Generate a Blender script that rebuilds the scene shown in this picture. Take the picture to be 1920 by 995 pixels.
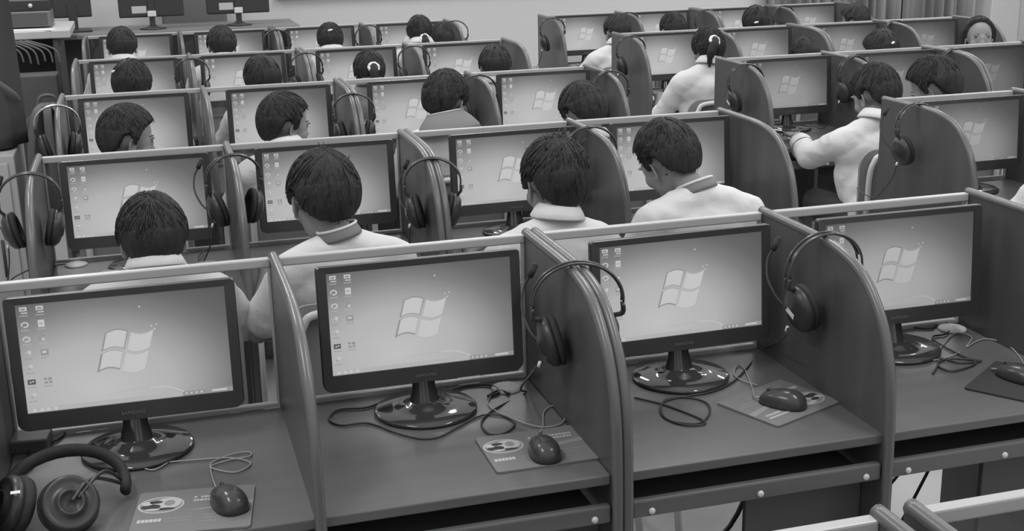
import bpy, bmesh, math, random
from mathutils import Vector, Matrix, noise, Euler
R = math.radians
for o in list(bpy.data.objects): bpy.data.objects.remove(o)
SC = bpy.context.scene
COL = SC.collection

# ------------------------------------------------------------------ camera
F, CX, CY, CZ = 2352.47, -1.97411, -2.64831, 1.80439
YAW, PITCH, ROLL = -0.27857, 0.27654, -0.02144
def cam_axes():
    cy, sy, cp, sp = math.cos(YAW), math.sin(YAW), math.cos(PITCH), math.sin(PITCH)
    fwd = Vector((-sy*cp, cy*cp, -sp)); right = Vector((cy, sy, 0)); up = right.cross(fwd)
    cr, sr = math.cos(ROLL), math.sin(ROLL)
    return cr*right+sr*up, -sr*right+cr*up, fwd
RX, UX, FX = cam_axes()
cd = bpy.data.cameras.new('camera'); cam = bpy.data.objects.new('camera', cd); COL.objects.link(cam)
cam.matrix_world = Matrix(((RX.x, UX.x, -FX.x, CX), (RX.y, UX.y, -FX.y, CY), (RX.z, UX.z, -FX.z, CZ), (0, 0, 0, 1)))
cd.sensor_fit = 'HORIZONTAL'; cd.sensor_width = 36; cd.lens = F/1920*36; cd.clip_start = .05; cd.clip_end = 60
SC.camera = cam

# ------------------------------------------------------------------ light
w = bpy.data.worlds.new('world'); SC.world = w; w.use_nodes = True
w.node_tree.nodes['Background'].inputs[0].default_value = (.5, .5, .5, 1)
w.node_tree.nodes['Background'].inputs[1].default_value = 1.5
def area(x, y, z, sx, sy, power):
    l = bpy.data.lights.new('ceiling_light', 'AREA'); l.shape = 'RECTANGLE'; l.size = sx; l.size_y = sy; l.energy = power
    o = bpy.data.objects.new('ceiling_light', l); o.location = (x, y, z); COL.objects.link(o)
for lx in (-2.6, -.2, 2.4, 4.6):
    for ly in (-.9, 1.5, 3.9, 6.2):
        area(lx, ly, 2.95, .16, 1.2, 19)
vs = SC.view_settings
vs.view_transform = 'Standard'; vs.look = 'None'; vs.exposure = 0.0; vs.gamma = 1.0; vs.use_curve_mapping = False

# ------------------------------------------------------------------ materials
MATS = {}
def mat(name, g, rough=.6, spec=.4, metal=0, bump=0, bscale=60, var=0, vscale=(3, 3, 3), coat=0, emit=0):
    m = bpy.data.materials.new(name); m.use_nodes = True
    nt = m.node_tree; b = nt.nodes['Principled BSDF']
    b.inputs['Base Color'].default_value = (g, g, g, 1)
    b.inputs['Roughness'].default_value = rough
    b.inputs['Specular IOR Level'].default_value = spec
    b.inputs['Metallic'].default_value = metal
    if coat: b.inputs['Coat Weight'].default_value = coat; b.inputs['Coat Roughness'].default_value = .05
    if emit: b.inputs['Emission Color'].default_value = (1, 1, 1, 1); b.inputs['Emission Strength'].default_value = emit
    if bump or var:
        tc = nt.nodes.new('ShaderNodeTexCoord')
    if bump:
        n = nt.nodes.new('ShaderNodeTexNoise'); n.inputs['Scale'].default_value = bscale; n.inputs['Detail'].default_value = 4
        nt.links.new(tc.outputs['Object'], n.inputs['Vector'])
        bp = nt.nodes.new('ShaderNodeBump'); bp.inputs['Strength'].default_value = bump; bp.inputs['Distance'].default_value = .01
        nt.links.new(n.outputs['Fac'], bp.inputs['Height']); nt.links.new(bp.outputs['Normal'], b.inputs['Normal'])
    if var:
        mp = nt.nodes.new('ShaderNodeMapping'); mp.inputs['Scale'].default_value = vscale
        nt.links.new(tc.outputs['Object'], mp.inputs['Vector'])
        n2 = nt.nodes.new('ShaderNodeTexNoise'); n2.inputs['Scale'].default_value = 1; n2.inputs['Detail'].default_value = 5
        nt.links.new(mp.outputs['Vector'], n2.inputs['Vector'])
        mr = nt.nodes.new('ShaderNodeMapRange'); mr.inputs[1].default_value = .3; mr.inputs[2].default_value = .7
        mr.inputs[3].default_value = g*(1-var); mr.inputs[4].default_value = g*(1+var)
        nt.links.new(n2.outputs['Fac'], mr.inputs[0])
        cb = nt.nodes.new('ShaderNodeCombineColor')
        for i in range(3): nt.links.new(mr.outputs[0], cb.inputs[i])
        nt.links.new(cb.outputs[0], b.inputs['Base Color'])
    MATS[name] = m
    return m
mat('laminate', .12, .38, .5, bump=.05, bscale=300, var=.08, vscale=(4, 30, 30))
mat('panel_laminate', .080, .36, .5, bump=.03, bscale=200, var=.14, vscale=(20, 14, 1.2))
mat('edge', .115, .28, .6)
mat('rail', .42, .35, .5, var=.05)
mat('bolt', .6, .35, .5)
mat('cabinet', .095, .6, .3)
mat('plastic', .042, .3, .5)
mat('gloss', .045, .06, .6, coat=.4)
mat('cup', .036, .35, .5)
mat('cushion', .04, .7, .2, bump=.2, bscale=80)
mat('band_metal', .06, .22, .6)
mat('band_silver', .5, .2, .6, metal=.6)
mat('cable', .045, .45, .4)
mat('cable_pale', .34, .5, .4)
mat('sticker', .8, .5, .3)
mat('white', .72, .5, .3, var=.06, vscale=(20, 20, 20))
mat('pad', .19, .6, .3, bump=.05, bscale=400)
mat('pad_dark', .05, .7, .2)
mat('ink_light', .5, .6, .3)
mat('ink_mid', .27, .6, .3)
mat('ink_dark', .05, .6, .3)
mat('brand', .17, .4, .4)
mat('shirt', .66, .85, .15, bump=.6, bscale=18, var=.04, vscale=(6, 6, 6))
mat('shirt_grey', .22, .85, .15, bump=.25, bscale=28)
mat('collar_dark', .2, .8, .2)
mat('trousers', .055, .85, .15, bump=.2, bscale=30)
mat('skin', .24, .55, .3, bump=.04, bscale=120)
mat('lip', .13, .5, .3)
hm = mat('hair', .027, .55, .22, bump=.5, bscale=1, var=.2, vscale=(160, 160, 20))
_n = [n for n in hm.node_tree.nodes if n.type == 'TEX_NOISE']; _m = [n for n in hm.node_tree.nodes if n.type == 'MAPPING'][0]
for n in _n: hm.node_tree.links.new(_m.outputs[0], n.inputs['Vector'])
mat('eye', .04, .2, .5)
mat('shoe', .07, .5, .4)
mat('chair_tube', .62, .3, .5)
mat('chair_panel', .24, .55, .3)
mat('chair_panel_light', .42, .5, .3)
mat('wall', .58, .8, .2, bump=.04, bscale=60)
mat('wall_right', .50, .8, .2)
mat('floor', .46, .45, .4, var=.08, vscale=(2, 2, 2))
mat('curtain', .28, .9, .1, var=.35, vscale=(9, 9, .4))
mat('cabinet_light', .38, .6, .3)
mat('cloth_dark', .06, .9, .1, bump=.3, bscale=20, var=.15, vscale=(8, 8, 2))
mat('cloth_mid', .15, .9, .1, bump=.3, bscale=20)
mat('bag', .085, .8, .2, bump=.3, bscale=40, var=.3, vscale=(10, 10, 3))
mat('strap', .15, .8, .2)
mat('table_light', .5, .45, .4, var=.1)
mat('paper', .66, .7, .2)
mat('wood_mid', .16, .5, .4, var=.12, vscale=(3, 30, 3))
mat('monitor_back', .04, .5, .4)

gm = bpy.data.materials.new('glass'); gm.use_nodes = True; nt = gm.node_tree; nt.nodes.clear()
out = nt.nodes.new('ShaderNodeOutputMaterial'); mx = nt.nodes.new('ShaderNodeMixShader'); tr = nt.nodes.new('ShaderNodeBsdfTransparent')
gl = nt.nodes.new('ShaderNodeBsdfGlossy'); gl.inputs['Roughness'].default_value = .03
df = nt.nodes.new('ShaderNodeBsdfDiffuse'); df.inputs[0].default_value = (.6, .6, .6, 1)
tr.inputs[0].default_value = (.9, .9, .9, 1)
fr = nt.nodes.new('ShaderNodeFresnel'); fr.inputs[0].default_value = 1.35
m2 = nt.nodes.new('ShaderNodeMixShader'); m2.inputs[0].default_value = .04
nt.links.new(tr.outputs[0], m2.inputs[1]); nt.links.new(df.outputs[0], m2.inputs[2])
nt.links.new(fr.outputs[0], mx.inputs[0]); nt.links.new(m2.outputs[0], mx.inputs[1]); nt.links.new(gl.outputs[0], mx.inputs[2])
nt.links.new(mx.outputs[0], out.inputs[0]); MATS['glass'] = gm

def emis(name, v):
    m = bpy.data.materials.new(name); m.use_nodes = True; b = m.node_tree.nodes['Principled BSDF']
    b.inputs['Base Color'].default_value = (.02, .02, .02, 1); b.inputs['Emission Color'].default_value = (1, 1, 1, 1)
    b.inputs['Emission Strength'].default_value = v; b.inputs['Roughness'].default_value = .5; b.inputs['Specular IOR Level'].default_value = .2
    MATS[name] = m
    return m
def lin(s): s /= 255; return s/12.92 if s <= .04045 else ((s+.055)/1.055)**2.4
# desktop wallpaper: a glow low on the left that falls to dark grey at the upper corners
def screen_mat(name, k):
    m = bpy.data.materials.new(name); m.use_nodes = True; nt = m.node_tree; b = nt.nodes['Principled BSDF']
    b.inputs['Base Color'].default_value = (.02, .02, .02, 1); b.inputs['Roughness'].default_value = .5; b.inputs['Specular IOR Level'].default_value = .2
    tc = nt.nodes.new('ShaderNodeTexCoord'); mp = nt.nodes.new('ShaderNodeMapping'); mp.vector_type = 'POINT'
    mp.inputs['Location'].default_value = (.06/.40, 0, -.125/.215); mp.inputs['Scale'].default_value = (1/.40, 0, 1/.215)
    ln = nt.nodes.new('ShaderNodeVectorMath'); ln.operation = 'LENGTH'
    cr = nt.nodes.new('ShaderNodeValToRGB'); e = cr.color_ramp.elements
    st = [(0, 188), (.40, 174), (.57, 150), (.72, 120), (.86, 97), (1.0, 86)]
    e[0].position = 0; e[1].position = 1
    while len(e) < len(st): e.new(.5)
    for i, (p, v) in enumerate(st):
        e[i].position = p
    for i, (p, v) in enumerate(st):
        g = lin(v); e[i].position = p; e[i].color = (g, g, g, 1)
    nt.links.new(tc.outputs['Object'], mp.inputs['Vector']); nt.links.new(mp.outputs[0], ln.inputs[0])
    nt.links.new(ln.outputs['Value'], cr.inputs[0]); nt.links.new(cr.outputs[0], b.inputs['Emission Color'])
    b.inputs['Emission Strength'].default_value = k
    MATS[name] = m
LV = [1.0, .8, .62, .45, .32]  # panel dimming at oblique viewing angles, baked into per-monitor emission strength
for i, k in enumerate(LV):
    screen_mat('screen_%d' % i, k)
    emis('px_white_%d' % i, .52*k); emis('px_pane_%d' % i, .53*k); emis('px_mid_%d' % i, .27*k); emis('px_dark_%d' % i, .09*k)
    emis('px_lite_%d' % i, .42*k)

# ------------------------------------------------------------------ geometry helpers
def V(*a): return Vector(a)
def box(bm, lo, hi, bev=0, seg=2, mi=0):
    r = bmesh.ops.create_cube(bm, size=1)
    vs_ = r['verts']
    for v in vs_: v.co = V(*[lo[i]+(v.co[i]+.5)*(hi[i]-lo[i]) for i in range(3)])
    fs = list({f for v in vs_ for f in v.link_faces})
    for f in fs: f.material_index = mi
    if bev:
        es = list({e for v in vs_ for e in v.link_edges})
        r2 = bmesh.ops.bevel(bm, geom=es, offset=bev, segments=seg, affect='EDGES', profile=.5)
        for f in r2['faces']: f.material_index = mi
def prism(bm, poly, fn, d0, d1, mi=0):
    """poly 2D list; fn(a,b,d)->Vector; extruded from d0 to d1"""
    A = [bm.verts.new(fn(a, b, d0)) for a, b in poly]; B = [bm.verts.new(fn(a, b, d1)) for a, b in poly]
    n = len(poly)
    fs = [bm.faces.new(A), bm.faces.new(B[::-1])]
    for i in range(n):
        fs.append(bm.faces.new((A[i], B[i], B[(i+1) % n], A[(i+1) % n])))
    for f in fs: f.material_index = mi
    return fs
def smooth_path(pts, n=6):
    P = [Vector(p) for p in pts]; o = []
    for i in range(len(P)-1):
        p0 = P[max(i-1, 0)]; p1 = P[i]; p2 = P[i+1]; p3 = P[min(i+2, len(P)-1)]
        for j in range(n):
            t = j/n
            o.append(.5*((2*p1)+(p2-p0)*t+(2*p0-5*p1+4*p2-p3)*t*t+(3*p1-p0-3*p2+p3)*t**3))
    o.append(P[-1]); return o
def tube(bm, pts, r, seg=8, sm=0, mi=0, flat=None, closed=False):
    P = smooth_path(pts, sm) if sm else [Vector(p) for p in pts]
    rs = r if isinstance(r, (list, tuple)) else None
    n = len(P); rings = []; up = None
    for i, p in enumerate(P):
        if closed: t = (P[(i+1) % n]-P[i-1]).normalized()
        else: t = (P[min(i+1, n-1)]-P[max(i-1, 0)]).normalized()
        if up is None:
            up = V(0, 0, 1) if abs(t.z) < .9 else V(1, 0, 0)
        up = (up-t*up.dot(t)).normalized(); s = t.cross(up)
        rr = r if rs is None else (rs[0]+(rs[-1]-rs[0])*i/(n-1) if len(rs) == 2 else rs[min(int(i*len(rs)/n), len(rs)-1)])
        fa, fb = flat if flat else (1, 1)
        rings.append([bm.verts.new(p+(s*math.cos(a)*fa+up*math.sin(a)*fb)*rr) for a in [2*math.pi*k/seg for k in range(seg)]])
    m = n if closed else n-1
    for i in range(m):
        A, B = rings[i], rings[(i+1) % n]
        for k in range(seg):
            f = bm.faces.new((A[k], A[(k+1) % seg], B[(k+1) % seg], B[k])); f.material_index = mi; f.smooth = True
    if not closed:
        bm.faces.new(rings[0][::-1]).material_index = mi; bm.faces.new(rings[-1]).material_index = mi
def lathe(bm, prof, seg=32, M=None, mi=0):
    M = M or Matrix(); rings = []
    for r_, z in prof:
        if r_ < 1e-6: rings.append([bm.verts.new(M @ V(0, 0, z))])
        else: rings.append([bm.verts.new(M @ V(r_*math.cos(a), r_*math.sin(a), z)) for a in [2*math.pi*k/seg for k in range(seg)]])
    for A, B in zip(rings, rings[1:]):
        for k in range(seg):
            a = A if len(A) == 1 else (A[k], A[(k+1) % seg]); b = B if len(B) == 1 else (B[k], B[(k+1) % seg])
            if len(A) == 1 and len(B) == 1: continue
            if len(A) == 1: vs_ = (A[0], b[1], b[0])
            elif len(B) == 1: vs_ = (a[0], a[1], B[0])
            else: vs_ = (a[0], a[1], b[1], b[0])
            f = bm.faces.new(vs_); f.material_index = mi; f.smooth = True
def ell(bm, c, r, M=None, sub=3, mi=0):
    res = bmesh.ops.create_icosphere(bm, subdivisions=sub, radius=1)
    M = M or Matrix()
    for v in res['verts']: v.co = M @ (V(v.co.x*r[0], v.co.y*r[1], v.co.z*r[2])+Vector(c))
    for f in {f for v in res['verts'] for f in v.link_faces}: f.smooth = True; f.material_index = mi
def capsule(bm, a, b, ra, rb, seg=14):
    a = Vector(a); b = Vector(b); d = b-a; L = d.length
    q = d.to_track_quat('Z', 'Y').to_matrix().to_4x4(); M = Matrix.Translation(a) @ q
    prof = [(0, -ra)]+[(ra*math.sin(t), -ra*math.cos(t)) for t in (.5, 1.0, 1.45)]
    prof += [(rb*math.sin(t), L-rb*math.cos(t)) for t in (1.69, 2.14, 2.64)]+[(0, L+rb)]
    lathe(bm, prof, seg, M)
def finish(bm):
    bmesh.ops.recalc_face_normals(bm, faces=bm.faces)
def link(name, me, parent=None):
    o = bpy.data.objects.new(name, me); COL.objects.link(o)
    if parent: o.parent = parent
    return o
def obj(name, bm, ms, parent=None, smooth=False, loc=None):
    finish(bm)
    me = bpy.data.meshes.new(name); bm.to_mesh(me); bm.free()
    for m in (ms if isinstance(ms, (list, tuple)) else [ms]): me.materials.append(MATS[m])
    if smooth:
        for p in me.polygons: p.use_smooth = True
    o = link(name, me, parent)
    if loc: o.location = loc
    return o
def B(): return bmesh.new()
def thing(name, label, cat, loc=(0, 0, 0), rz=0, group=None):
    o = bpy.data.objects.new(name, None); COL.objects.link(o); o.empty_display_size = .05
    o.location = loc; o.rotation_euler = (0, 0, rz); return tag(o, label, cat, group)
def tag(o, label, cat, group=None, kind=None):
    if label: o['label'] = label
    if cat: o['category'] = cat
    if group: o['group'] = group
    if kind: o['kind'] = kind
    return o
def dup(root, loc, rz=0, label=None, group=None):
    def cp(o, par):
        c = o.copy(); COL.objects.link(c)
        if par: c.parent = par
        for ch in o.children: cp(ch, c)
        return c
    r_ = cp(root, None); r_.location = loc; r_.rotation_euler = (0, 0, rz)
    if label: r_['label'] = label
    if group: r_['group'] = group
    return r_
def struct(name, bm, m):
    o = obj(name, bm, m); o['kind'] = 'structure'; return o

# ------------------------------------------------------------------ layout
ZD, ZR = .75, 1.094                 # desk top, rail top
YR = [-1.457, 0, 1.4514, 2.8987, 4.306, 5.748]   # rows, the first one is mostly below the frame
P = .583
XL = [0, -.583, -1.168, -1.752, -2.333]
XRt = [.652, 1.23, 1.80, 2.404, 2.96]

# ------------------------------------------------------------------ setting
WY = 7.9
bm = B(); box(bm, (-6, -4.5, -.05), (8.2, WY+.2, 0)); struct('floor', bm, 'floor')
bm = B(); box(bm, (-6, WY, 0), (8.2, WY+.12, 3.0)); struct('wall_back', bm, 'wall')
bm = B(); box(bm, (6.05, -4.5, 0), (6.17, WY, 3.0)); struct('wall_right', bm, 'wall_right')
bm = B(); box(bm, (-6.0, -4.5, 0), (-5.88, WY, 3.0)); struct('wall_left', bm, 'wall')
bm = B(); box(bm, (5.73, WY-.25, 0), (6.05, WY, 3.0), .01); struct('trim_1', bm, 'wall')
# window behind the curtains
bm = B(); box(bm, (3.5, WY-.03, 1.0), (5.6, WY, 2.6), .004); wnd = struct('window_1', bm, 'cabinet_light')

# ------------------------------------------------------------------ desk
PROF = [(0, ZR), (-.20, ZR), (-.29, ZR-.002), (-.36, ZR-.010), (-.42, ZR-.026), (-.465, ZR-.052), (-.50, ZR-.085), (-.53, ZR-.125),
        (-.552, ZR-.175), (-.566, ZR-.23), (-.573, ZR-.30), (-.576, ZD-.05), (-.577, .4), (-.577, .02)]
def side_panel(x, t, par, name='side_panel', mirror=1):
    bm = B(); poly = PROF+[(.012, .02), (.012, ZR)]
    poly = PROF+[(.012, .02), (.012, ZR-.001)]
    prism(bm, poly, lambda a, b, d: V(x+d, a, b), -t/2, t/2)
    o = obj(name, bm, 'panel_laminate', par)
    e = B()
    tube(e, [V(x, .012, ZR)]+[V(x, a, b) for a, b in PROF[:1]]+smooth_path([V(x, a, b) for a, b in PROF[1:12]], 3)+[V(x, -.577, .02)], t/2+.0022, 10)
    obj('edge_band', e, 'edge', o, True)
    return o
def make_desk(name, label, group, x0, x1, y, sep=.021):
    """two-seat carrel: x0 < x1, rail line at y"""
    t = thing(name, label, 'desk', ((x0+x1)/2, y, 0), 0, group)
    hw = (x1-x0)/2; a = -hw+sep/2; b = hw-sep/2
    for x in (a, b): side_panel(x, .018, t)
    side_panel(0, .018, t, 'divider')
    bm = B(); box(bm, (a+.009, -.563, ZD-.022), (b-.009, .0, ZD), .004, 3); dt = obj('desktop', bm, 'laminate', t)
    # glass screen with its slim frame
    for s0, s1 in ((a+.009, -.009), (.009, b-.009)):
        f = B()
        box(f, (s0, -.008, ZR-.020), (s1, .012, ZR), .003)
        box(f, (s0, -.006, ZD+.001), (s1, .010, ZD+.012), .002)
        for sx in (s0, s1-.006): box(f, (sx, -.006, ZD+.01), (sx+.006, .010, ZR-.018), .0015)
        fr_ = obj('screen_frame', f, 'rail', t)
        g = B(); box(g, (s0+.005, .000, ZD+.011), (s1-.005, .004, ZR-.019)); obj('glass_pane', g, 'glass', fr_)
        c = (s0+s1)/2
        # keyboard shelf with its front strip and dome bolts
        k = B(); box(k, (s0+.012, -.535, .637), (s1-.012, -.14, .652), .002); ks = obj('keyboard_shelf', k, 'cabinet', t)
        k = B(); box(k, (s0+.003, -.572, .652), (s1-.003, -.553, .689), .004); fs_ = obj('shelf_front', k, 'laminate', ks)
        for bx in (-.235, -.0, .24):
            n = B(); lathe(n, [(0, .006), (.004, .0055), (.0066, .003), (.0072, 0), (0, -.001)], 16, Matrix.Translation(V(c+bx, -.572, .664)) @ Matrix.Rotation(R(90), 4, 'X'))
            obj('bolt', n, 'bolt', fs_)
        k = B(); box(k, (c+.005, -.50, .05), (s1-.002, -.485, .637), .002); obj('cabinet_panel', k, 'cabinet', t)
    return t
ROWN = ['frontmost', 'nearest full', 'second full', 'third', 'fourth', 'rearmost']
GL = 'two-seat carrel desks of the left block'; GR = 'two-seat carrel desks of the right block'
desks = []
for r in range(6):
    sep = .046 if r == 0 else .021
    rn = ['row cut by bottom photo edge', 'nearest full row', 'second row', 'third row', 'fourth row', 'farthest row'][r]
    X2 = XL[2]+(.014 if r == 0 else 0)
    make_desk('carrel_desk', 'grey laminate two-seat carrel desk, outer pair in left block, '+rn, GL, XL[4], X2, YR[r], sep)
    make_desk('carrel_desk', 'grey laminate two-seat carrel desk, aisle pair in left block, '+rn, GL, X2, XL[0], YR[r], sep)
for r in (2, 3, 4, 5):
    rn = {2: 'row nearest the camera', 3: 'second row', 4: 'third row', 5: 'back row'}[r]
    make_desk('carrel_desk', 'grey laminate two-seat carrel desk beside the aisle, right block, '+rn, GR, XRt[0], XRt[2], YR[r])
    if r > 2: make_desk('carrel_desk', 'grey laminate two-seat carrel desk by the right wall side, right block, '+rn, GR, XRt[2], XRt[4], YR[r])

# ------------------------------------------------------------------ monitor
def text_mesh(body, size, depth=.0004):
    cu = bpy.data.curves.new('t', 'FONT'); cu.body = body; cu.size = size; cu.extrude = depth; cu.align_x = 'CENTER'; cu.align_y = 'CENTER'; cu.space_character = 1.15
    o = bpy.data.objects.new('t', cu); COL.objects.link(o)
    dg = bpy.context.evaluated_depsgraph_get(); me = bpy.data.meshes.new_from_object(o.evaluated_get(dg))
    bpy.data.objects.remove(o); return me
SW, SH, SZ0 = .400, .222, .110      # screen area; bottom height over the desk
TILT = 4
def rrect(x0, z0, x1, z1, rt, rb, n=5):
    o = []
    for cx, cz, a0, r_ in ((x1-rt, z1-rt, 0, rt), (x0+rt, z1-rt, 90, rt), (x0+rb, z0+rb, 180, rb), (x1-rb, z0+rb, 270, rb)):
        for i in range(n+1):
            a = R(a0+90*i/n); o.append((cx+r_*math.cos(a), cz+r_*math.sin(a)))
    return o
def pflat(bm, poly, y, mi):
    vs_ = [bm.verts.new(V(a, y, b)) for a, b in poly]
    f = bm.faces.new(vs_); f.material_index = mi
def make_screen_mesh(lv):
    """screen face plus the desktop picture: icons, four-pane flag, swoosh, task bar. local x centred, z = height over screen centre"""
    bm = B(); h = SH/2; wv = SW/2
    def q(x0, z0, x1, z1, mi, y=-.0004): pflat(bm, [(x0, z0), (x1, z0), (x1, z1), (x0, z1)], y, mi)
    pflat(bm, [(-wv, -h), (wv, -h), (wv, h), (-wv, h)], 0, 0)
    # materials: 0 wallpaper 1 white 2 pane 3 mid 4 dark 5 light
    # task bar
    for i in range(40):
        x0 = -wv+i*SW/40; q(x0, -h, x0+SW/40, -h+.0095, 5 if i < 30 else 3, -.0003)
    for x in (-.19, -.176, -.164, -.15): q(x, -h+.002, x+.007, -h+.008, 1)
    for x in (.105, .115, .125, .135): q(x, -h+.003, x+.004, -h+.007, 1)
    q(.158, -h+.003, .188, -h+.007, 1)
    # flag: sheared, waving panes
    def flag(u, v):
        # u,v in 0..1 (v up), wave along u
        x = (u-.5)*.095+(v-.5)*.023-.003; z = (v-.5)*.080+.0068*math.sin(u*2*math.pi)-.003
        return (x-.0, z)
    def pane(u0, u1, v0, v1, mi, y=-.0005):
        N = 8; top = [flag(u0+(u1-u0)*i/N, v1) for i in range(N+1)]; bot = [flag(u0+(u1-u0)*i/N, v0) for i in range(N+1)]
        for i in range(N): pflat(bm, [bot[i], bot[i+1], top[i+1], top[i]], y, mi)
    pane(.0, .475, .53, 1.0, 3, -.0003); pane(.0, .46, .0, .47, 3, -.0003)
    pane(.04, .455, .55, .965, 2); pane(.05, .455, .04, .455, 2)
    pane(.53, .98, .54, .96, 2); pane(.52, .98, .0, .455, 2)
    pane(.53, 1.0, .53, .99, 5, -.0003); pane(.52, 1.0, -.02, .465, 5, -.0003)
    for x, z in ((.050, .043), (.056, .036), (.060, .045)): q(x, z-.0015, x+.003, z+.0015, 1, -.0006)
    q(.030, .083, .0335, .086, 1)
    # swoosh
    pts = [(-.04, -.0905), (.0, -.0855), (.03, -.0855), (.055, -.0855), (.075, -.0885), (.09, -.095), (.102, -.1015)]
    pts = [(p.x, p.y) for p in smooth_path([V(a, b, 0) for a, b in pts], 4)]
    n = len(pts)
    for i in range(n-1):
        t0 = .0005+.0010*i/n; (a, b), (c, d) = pts[i], pts[i+1]
        pflat(bm, [(a, b-t0), (c, d-t0), (c, d+t0), (a, b+t0)], -.00045, 5 if i < n*.35 else 1)
    # icons
    rnd = random.Random(4)
    def icon(cx, cz, kind, labm):
        s = .0076
        if kind == 'sq': q(cx-s*.8, cz-s*.9, cx+s*.8, cz+s, 1); q(cx-s*.4, cz-s*.1, cx+s*.3, cz+s*.2, 3, -.0006)
        elif kind == 'pc':
            q(cx-s*.9, cz-s*.2, cx+s*.9, cz+s*.9, 1); q(cx-s*.6, cz, cx+s*.5, cz+s*.6, 3, -.0006); q(cx-s*.6, cz-s*.9, cx+s, cz-s*.5, 5)
        elif kind == 'ring':
            for k in range(12):
                a0, a1 = R(k*30-60), R(k*30-30)
                if k == 9: continue
                pflat(bm, [(cx+s*math.cos(a0), cz+s*.8*math.sin(a0)), (cx+s*math.cos(a1), cz+s*.8*math.sin(a1)), (cx+s*.62*math.cos(a1), cz+s*.45*math.sin(a1)), (cx+s*.62*math.cos(a0), cz+s*.45*math.sin(a0))], -.0004, 1)
        elif kind == 'arc':
            for k in range(5):
                a0, a1 = R(60+k*26), R(86+k*26)
                pflat(bm, [(cx+s*math.cos(a0), cz-s*.5+s*1.3*math.sin(a0)), (cx+s*math.cos(a1), cz-s*.5+s*1.3*math.sin(a1)), (cx+s*.55*math.cos(a1), cz-s*.5+s*.8*math.sin(a1)), (cx+s*.55*math.cos(a0), cz-s*.5+s*.8*math.sin(a0))], -.0004, 3)
            q(cx-s*.3, cz-s*.6, cx+s*.4, cz, 1)
        elif kind == 'box': q(cx-s, cz-s*.8, cx+s, cz+s*.8, 3); q(cx-s*.6, cz-s*.2, cx+s*.5, cz+s*.4, 1, -.0006)
        elif kind == 'dark': q(cx-s, cz-s*.7, cx+s, cz+s*.7, 4); q(cx-s*.5, cz-s*.3, cx-s*.1, cz+s*.2, 5, -.0006); q(cx+s*.1, cz-s*.1, cx+s*.6, cz+s*.3, 5, -.0006)
        elif kind == 'pale': q(cx-s*.7, cz-s*.6, cx+s*.6, cz+s*.3, 5); q(cx-s*.1, cz-s*.1, cx+s*.7, cz+s*.8, 1, -.0006); q(cx-s*.5, cz-s*.4, cx+s*.1, cz-s*.1, 3, -.0006)
        elif kind == 'cross':
            q(cx-s, cz+s*.2, cx-s*.2, cz+s*.8, 3); q(cx+s*.1, cz+s*.1, cx+s, cz+s*.8, 3); q(cx-s*.9, cz-s*.8, cx, cz-s*.2, 3); q(cx+s*.3, cz-s*.8, cx+s, cz-s*.1, 3)
        for k in range(3 if labm else 0):
            q(cx-.008+k*.0055, cz-.0118, cx-.008+k*.0055+.004, cz-.0100, 5 if cz > .04 else 3)
    L = [('pc', 'pc'), ('ring', 'sq'), ('ring', 'arc'), ('pale', 'box'), ('pale', None), ('dark', 'cross'), ('pale', None)]
    for i, (a, b) in enumerate(L):
        z = h-.0125-i*.0292
        icon(-wv+.014, z, a, True)
        if b: icon(-wv+.0445, z, b, True)
    me = bpy.data.meshes.new('screen'); bm.normal_update()
    for f in bm.faces:
        if f.normal.y > 0: f.normal_flip()
    bm.to_mesh(me); bm.free()
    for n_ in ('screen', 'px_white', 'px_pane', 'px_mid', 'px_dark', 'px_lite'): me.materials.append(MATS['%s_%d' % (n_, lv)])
    return me
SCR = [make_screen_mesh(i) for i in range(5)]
BRAND = text_mesh('SAMSUNG', .0092); BRAND.materials.append(MATS['brand'])
def mon_meshes():
    d = {}
    bm = B(); z0, z1 = .0735, .347
    # casing: front frame ring (recess) + tapered back
    out_ = rrect(-.2215, z0, .2215, z1, .008, .020); inn = rrect(-SW/2, SZ0, SW/2, SZ0+SH, .0005, .0005)
    n = len(out_)
    yf, yb = -.004, .030
    def ring(poly, y): return [bm.verts.new(V(a, y, b)) for a, b in poly]
    def shrink(poly, k): return [((a)*k, (b-.2)*k+.2) for a, b in poly]
    r0 = ring(out_, .0); r1 = ring(shrink(out_, .993), yf); r2 = ring(inn, yf+.001); r3 = ring(inn, .0025)
    b1 = ring(out_, .012); b2 = ring(shrink(out_, .96), .026); b3 = ring(shrink(out_, .6), .045)
    for A, B_ in ((r3, r2), (r2, r1), (r1, r0), (r0, b1), (b1, b2), (b2, b3)):
        for i in range(n): bm.faces.new((A[i], A[(i+1) % n], B_[(i+1) % n], B_[i]))
    bm.faces.new(b3); d['casing'] = bm
    nb = B()
    prof = [(.034, .0), (.033, .02), (.026, .05), (.022, .085), (.022, .14)]
    rings = []
    for (wx, z), dy in zip(prof, (.024, .022, .016, .012, .010)):
        rings.append([nb.verts.new(V(wx*math.cos(a), .026+z*.12+dy*math.sin(a), z+.004)) for a in [2*math.pi*k/20 for k in range(20)]])
    for A, B_ in zip(rings, rings[1:]):
        for k in range(20):
            f = nb.faces.new((A[k], A[(k+1) % 20], B_[(k+1) % 20], B_[k])); f.smooth = True
    nb.faces.new(rings[0][::-1]); nb.faces.new(rings[-1]); d['neck'] = nb
    bb = B(); lathe(bb, [(0, .0), (.106, .0), (.112, .003), (.113, .007), (.109, .0098), (.07, .0112), (.04, .015), (.034, .022), (0, .024)], 56, Matrix.Translation(V(0, .020, 0)) @ Matrix.Diagonal((1, .98, 1, 1)))
    d['base'] = bb
    return d
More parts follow.
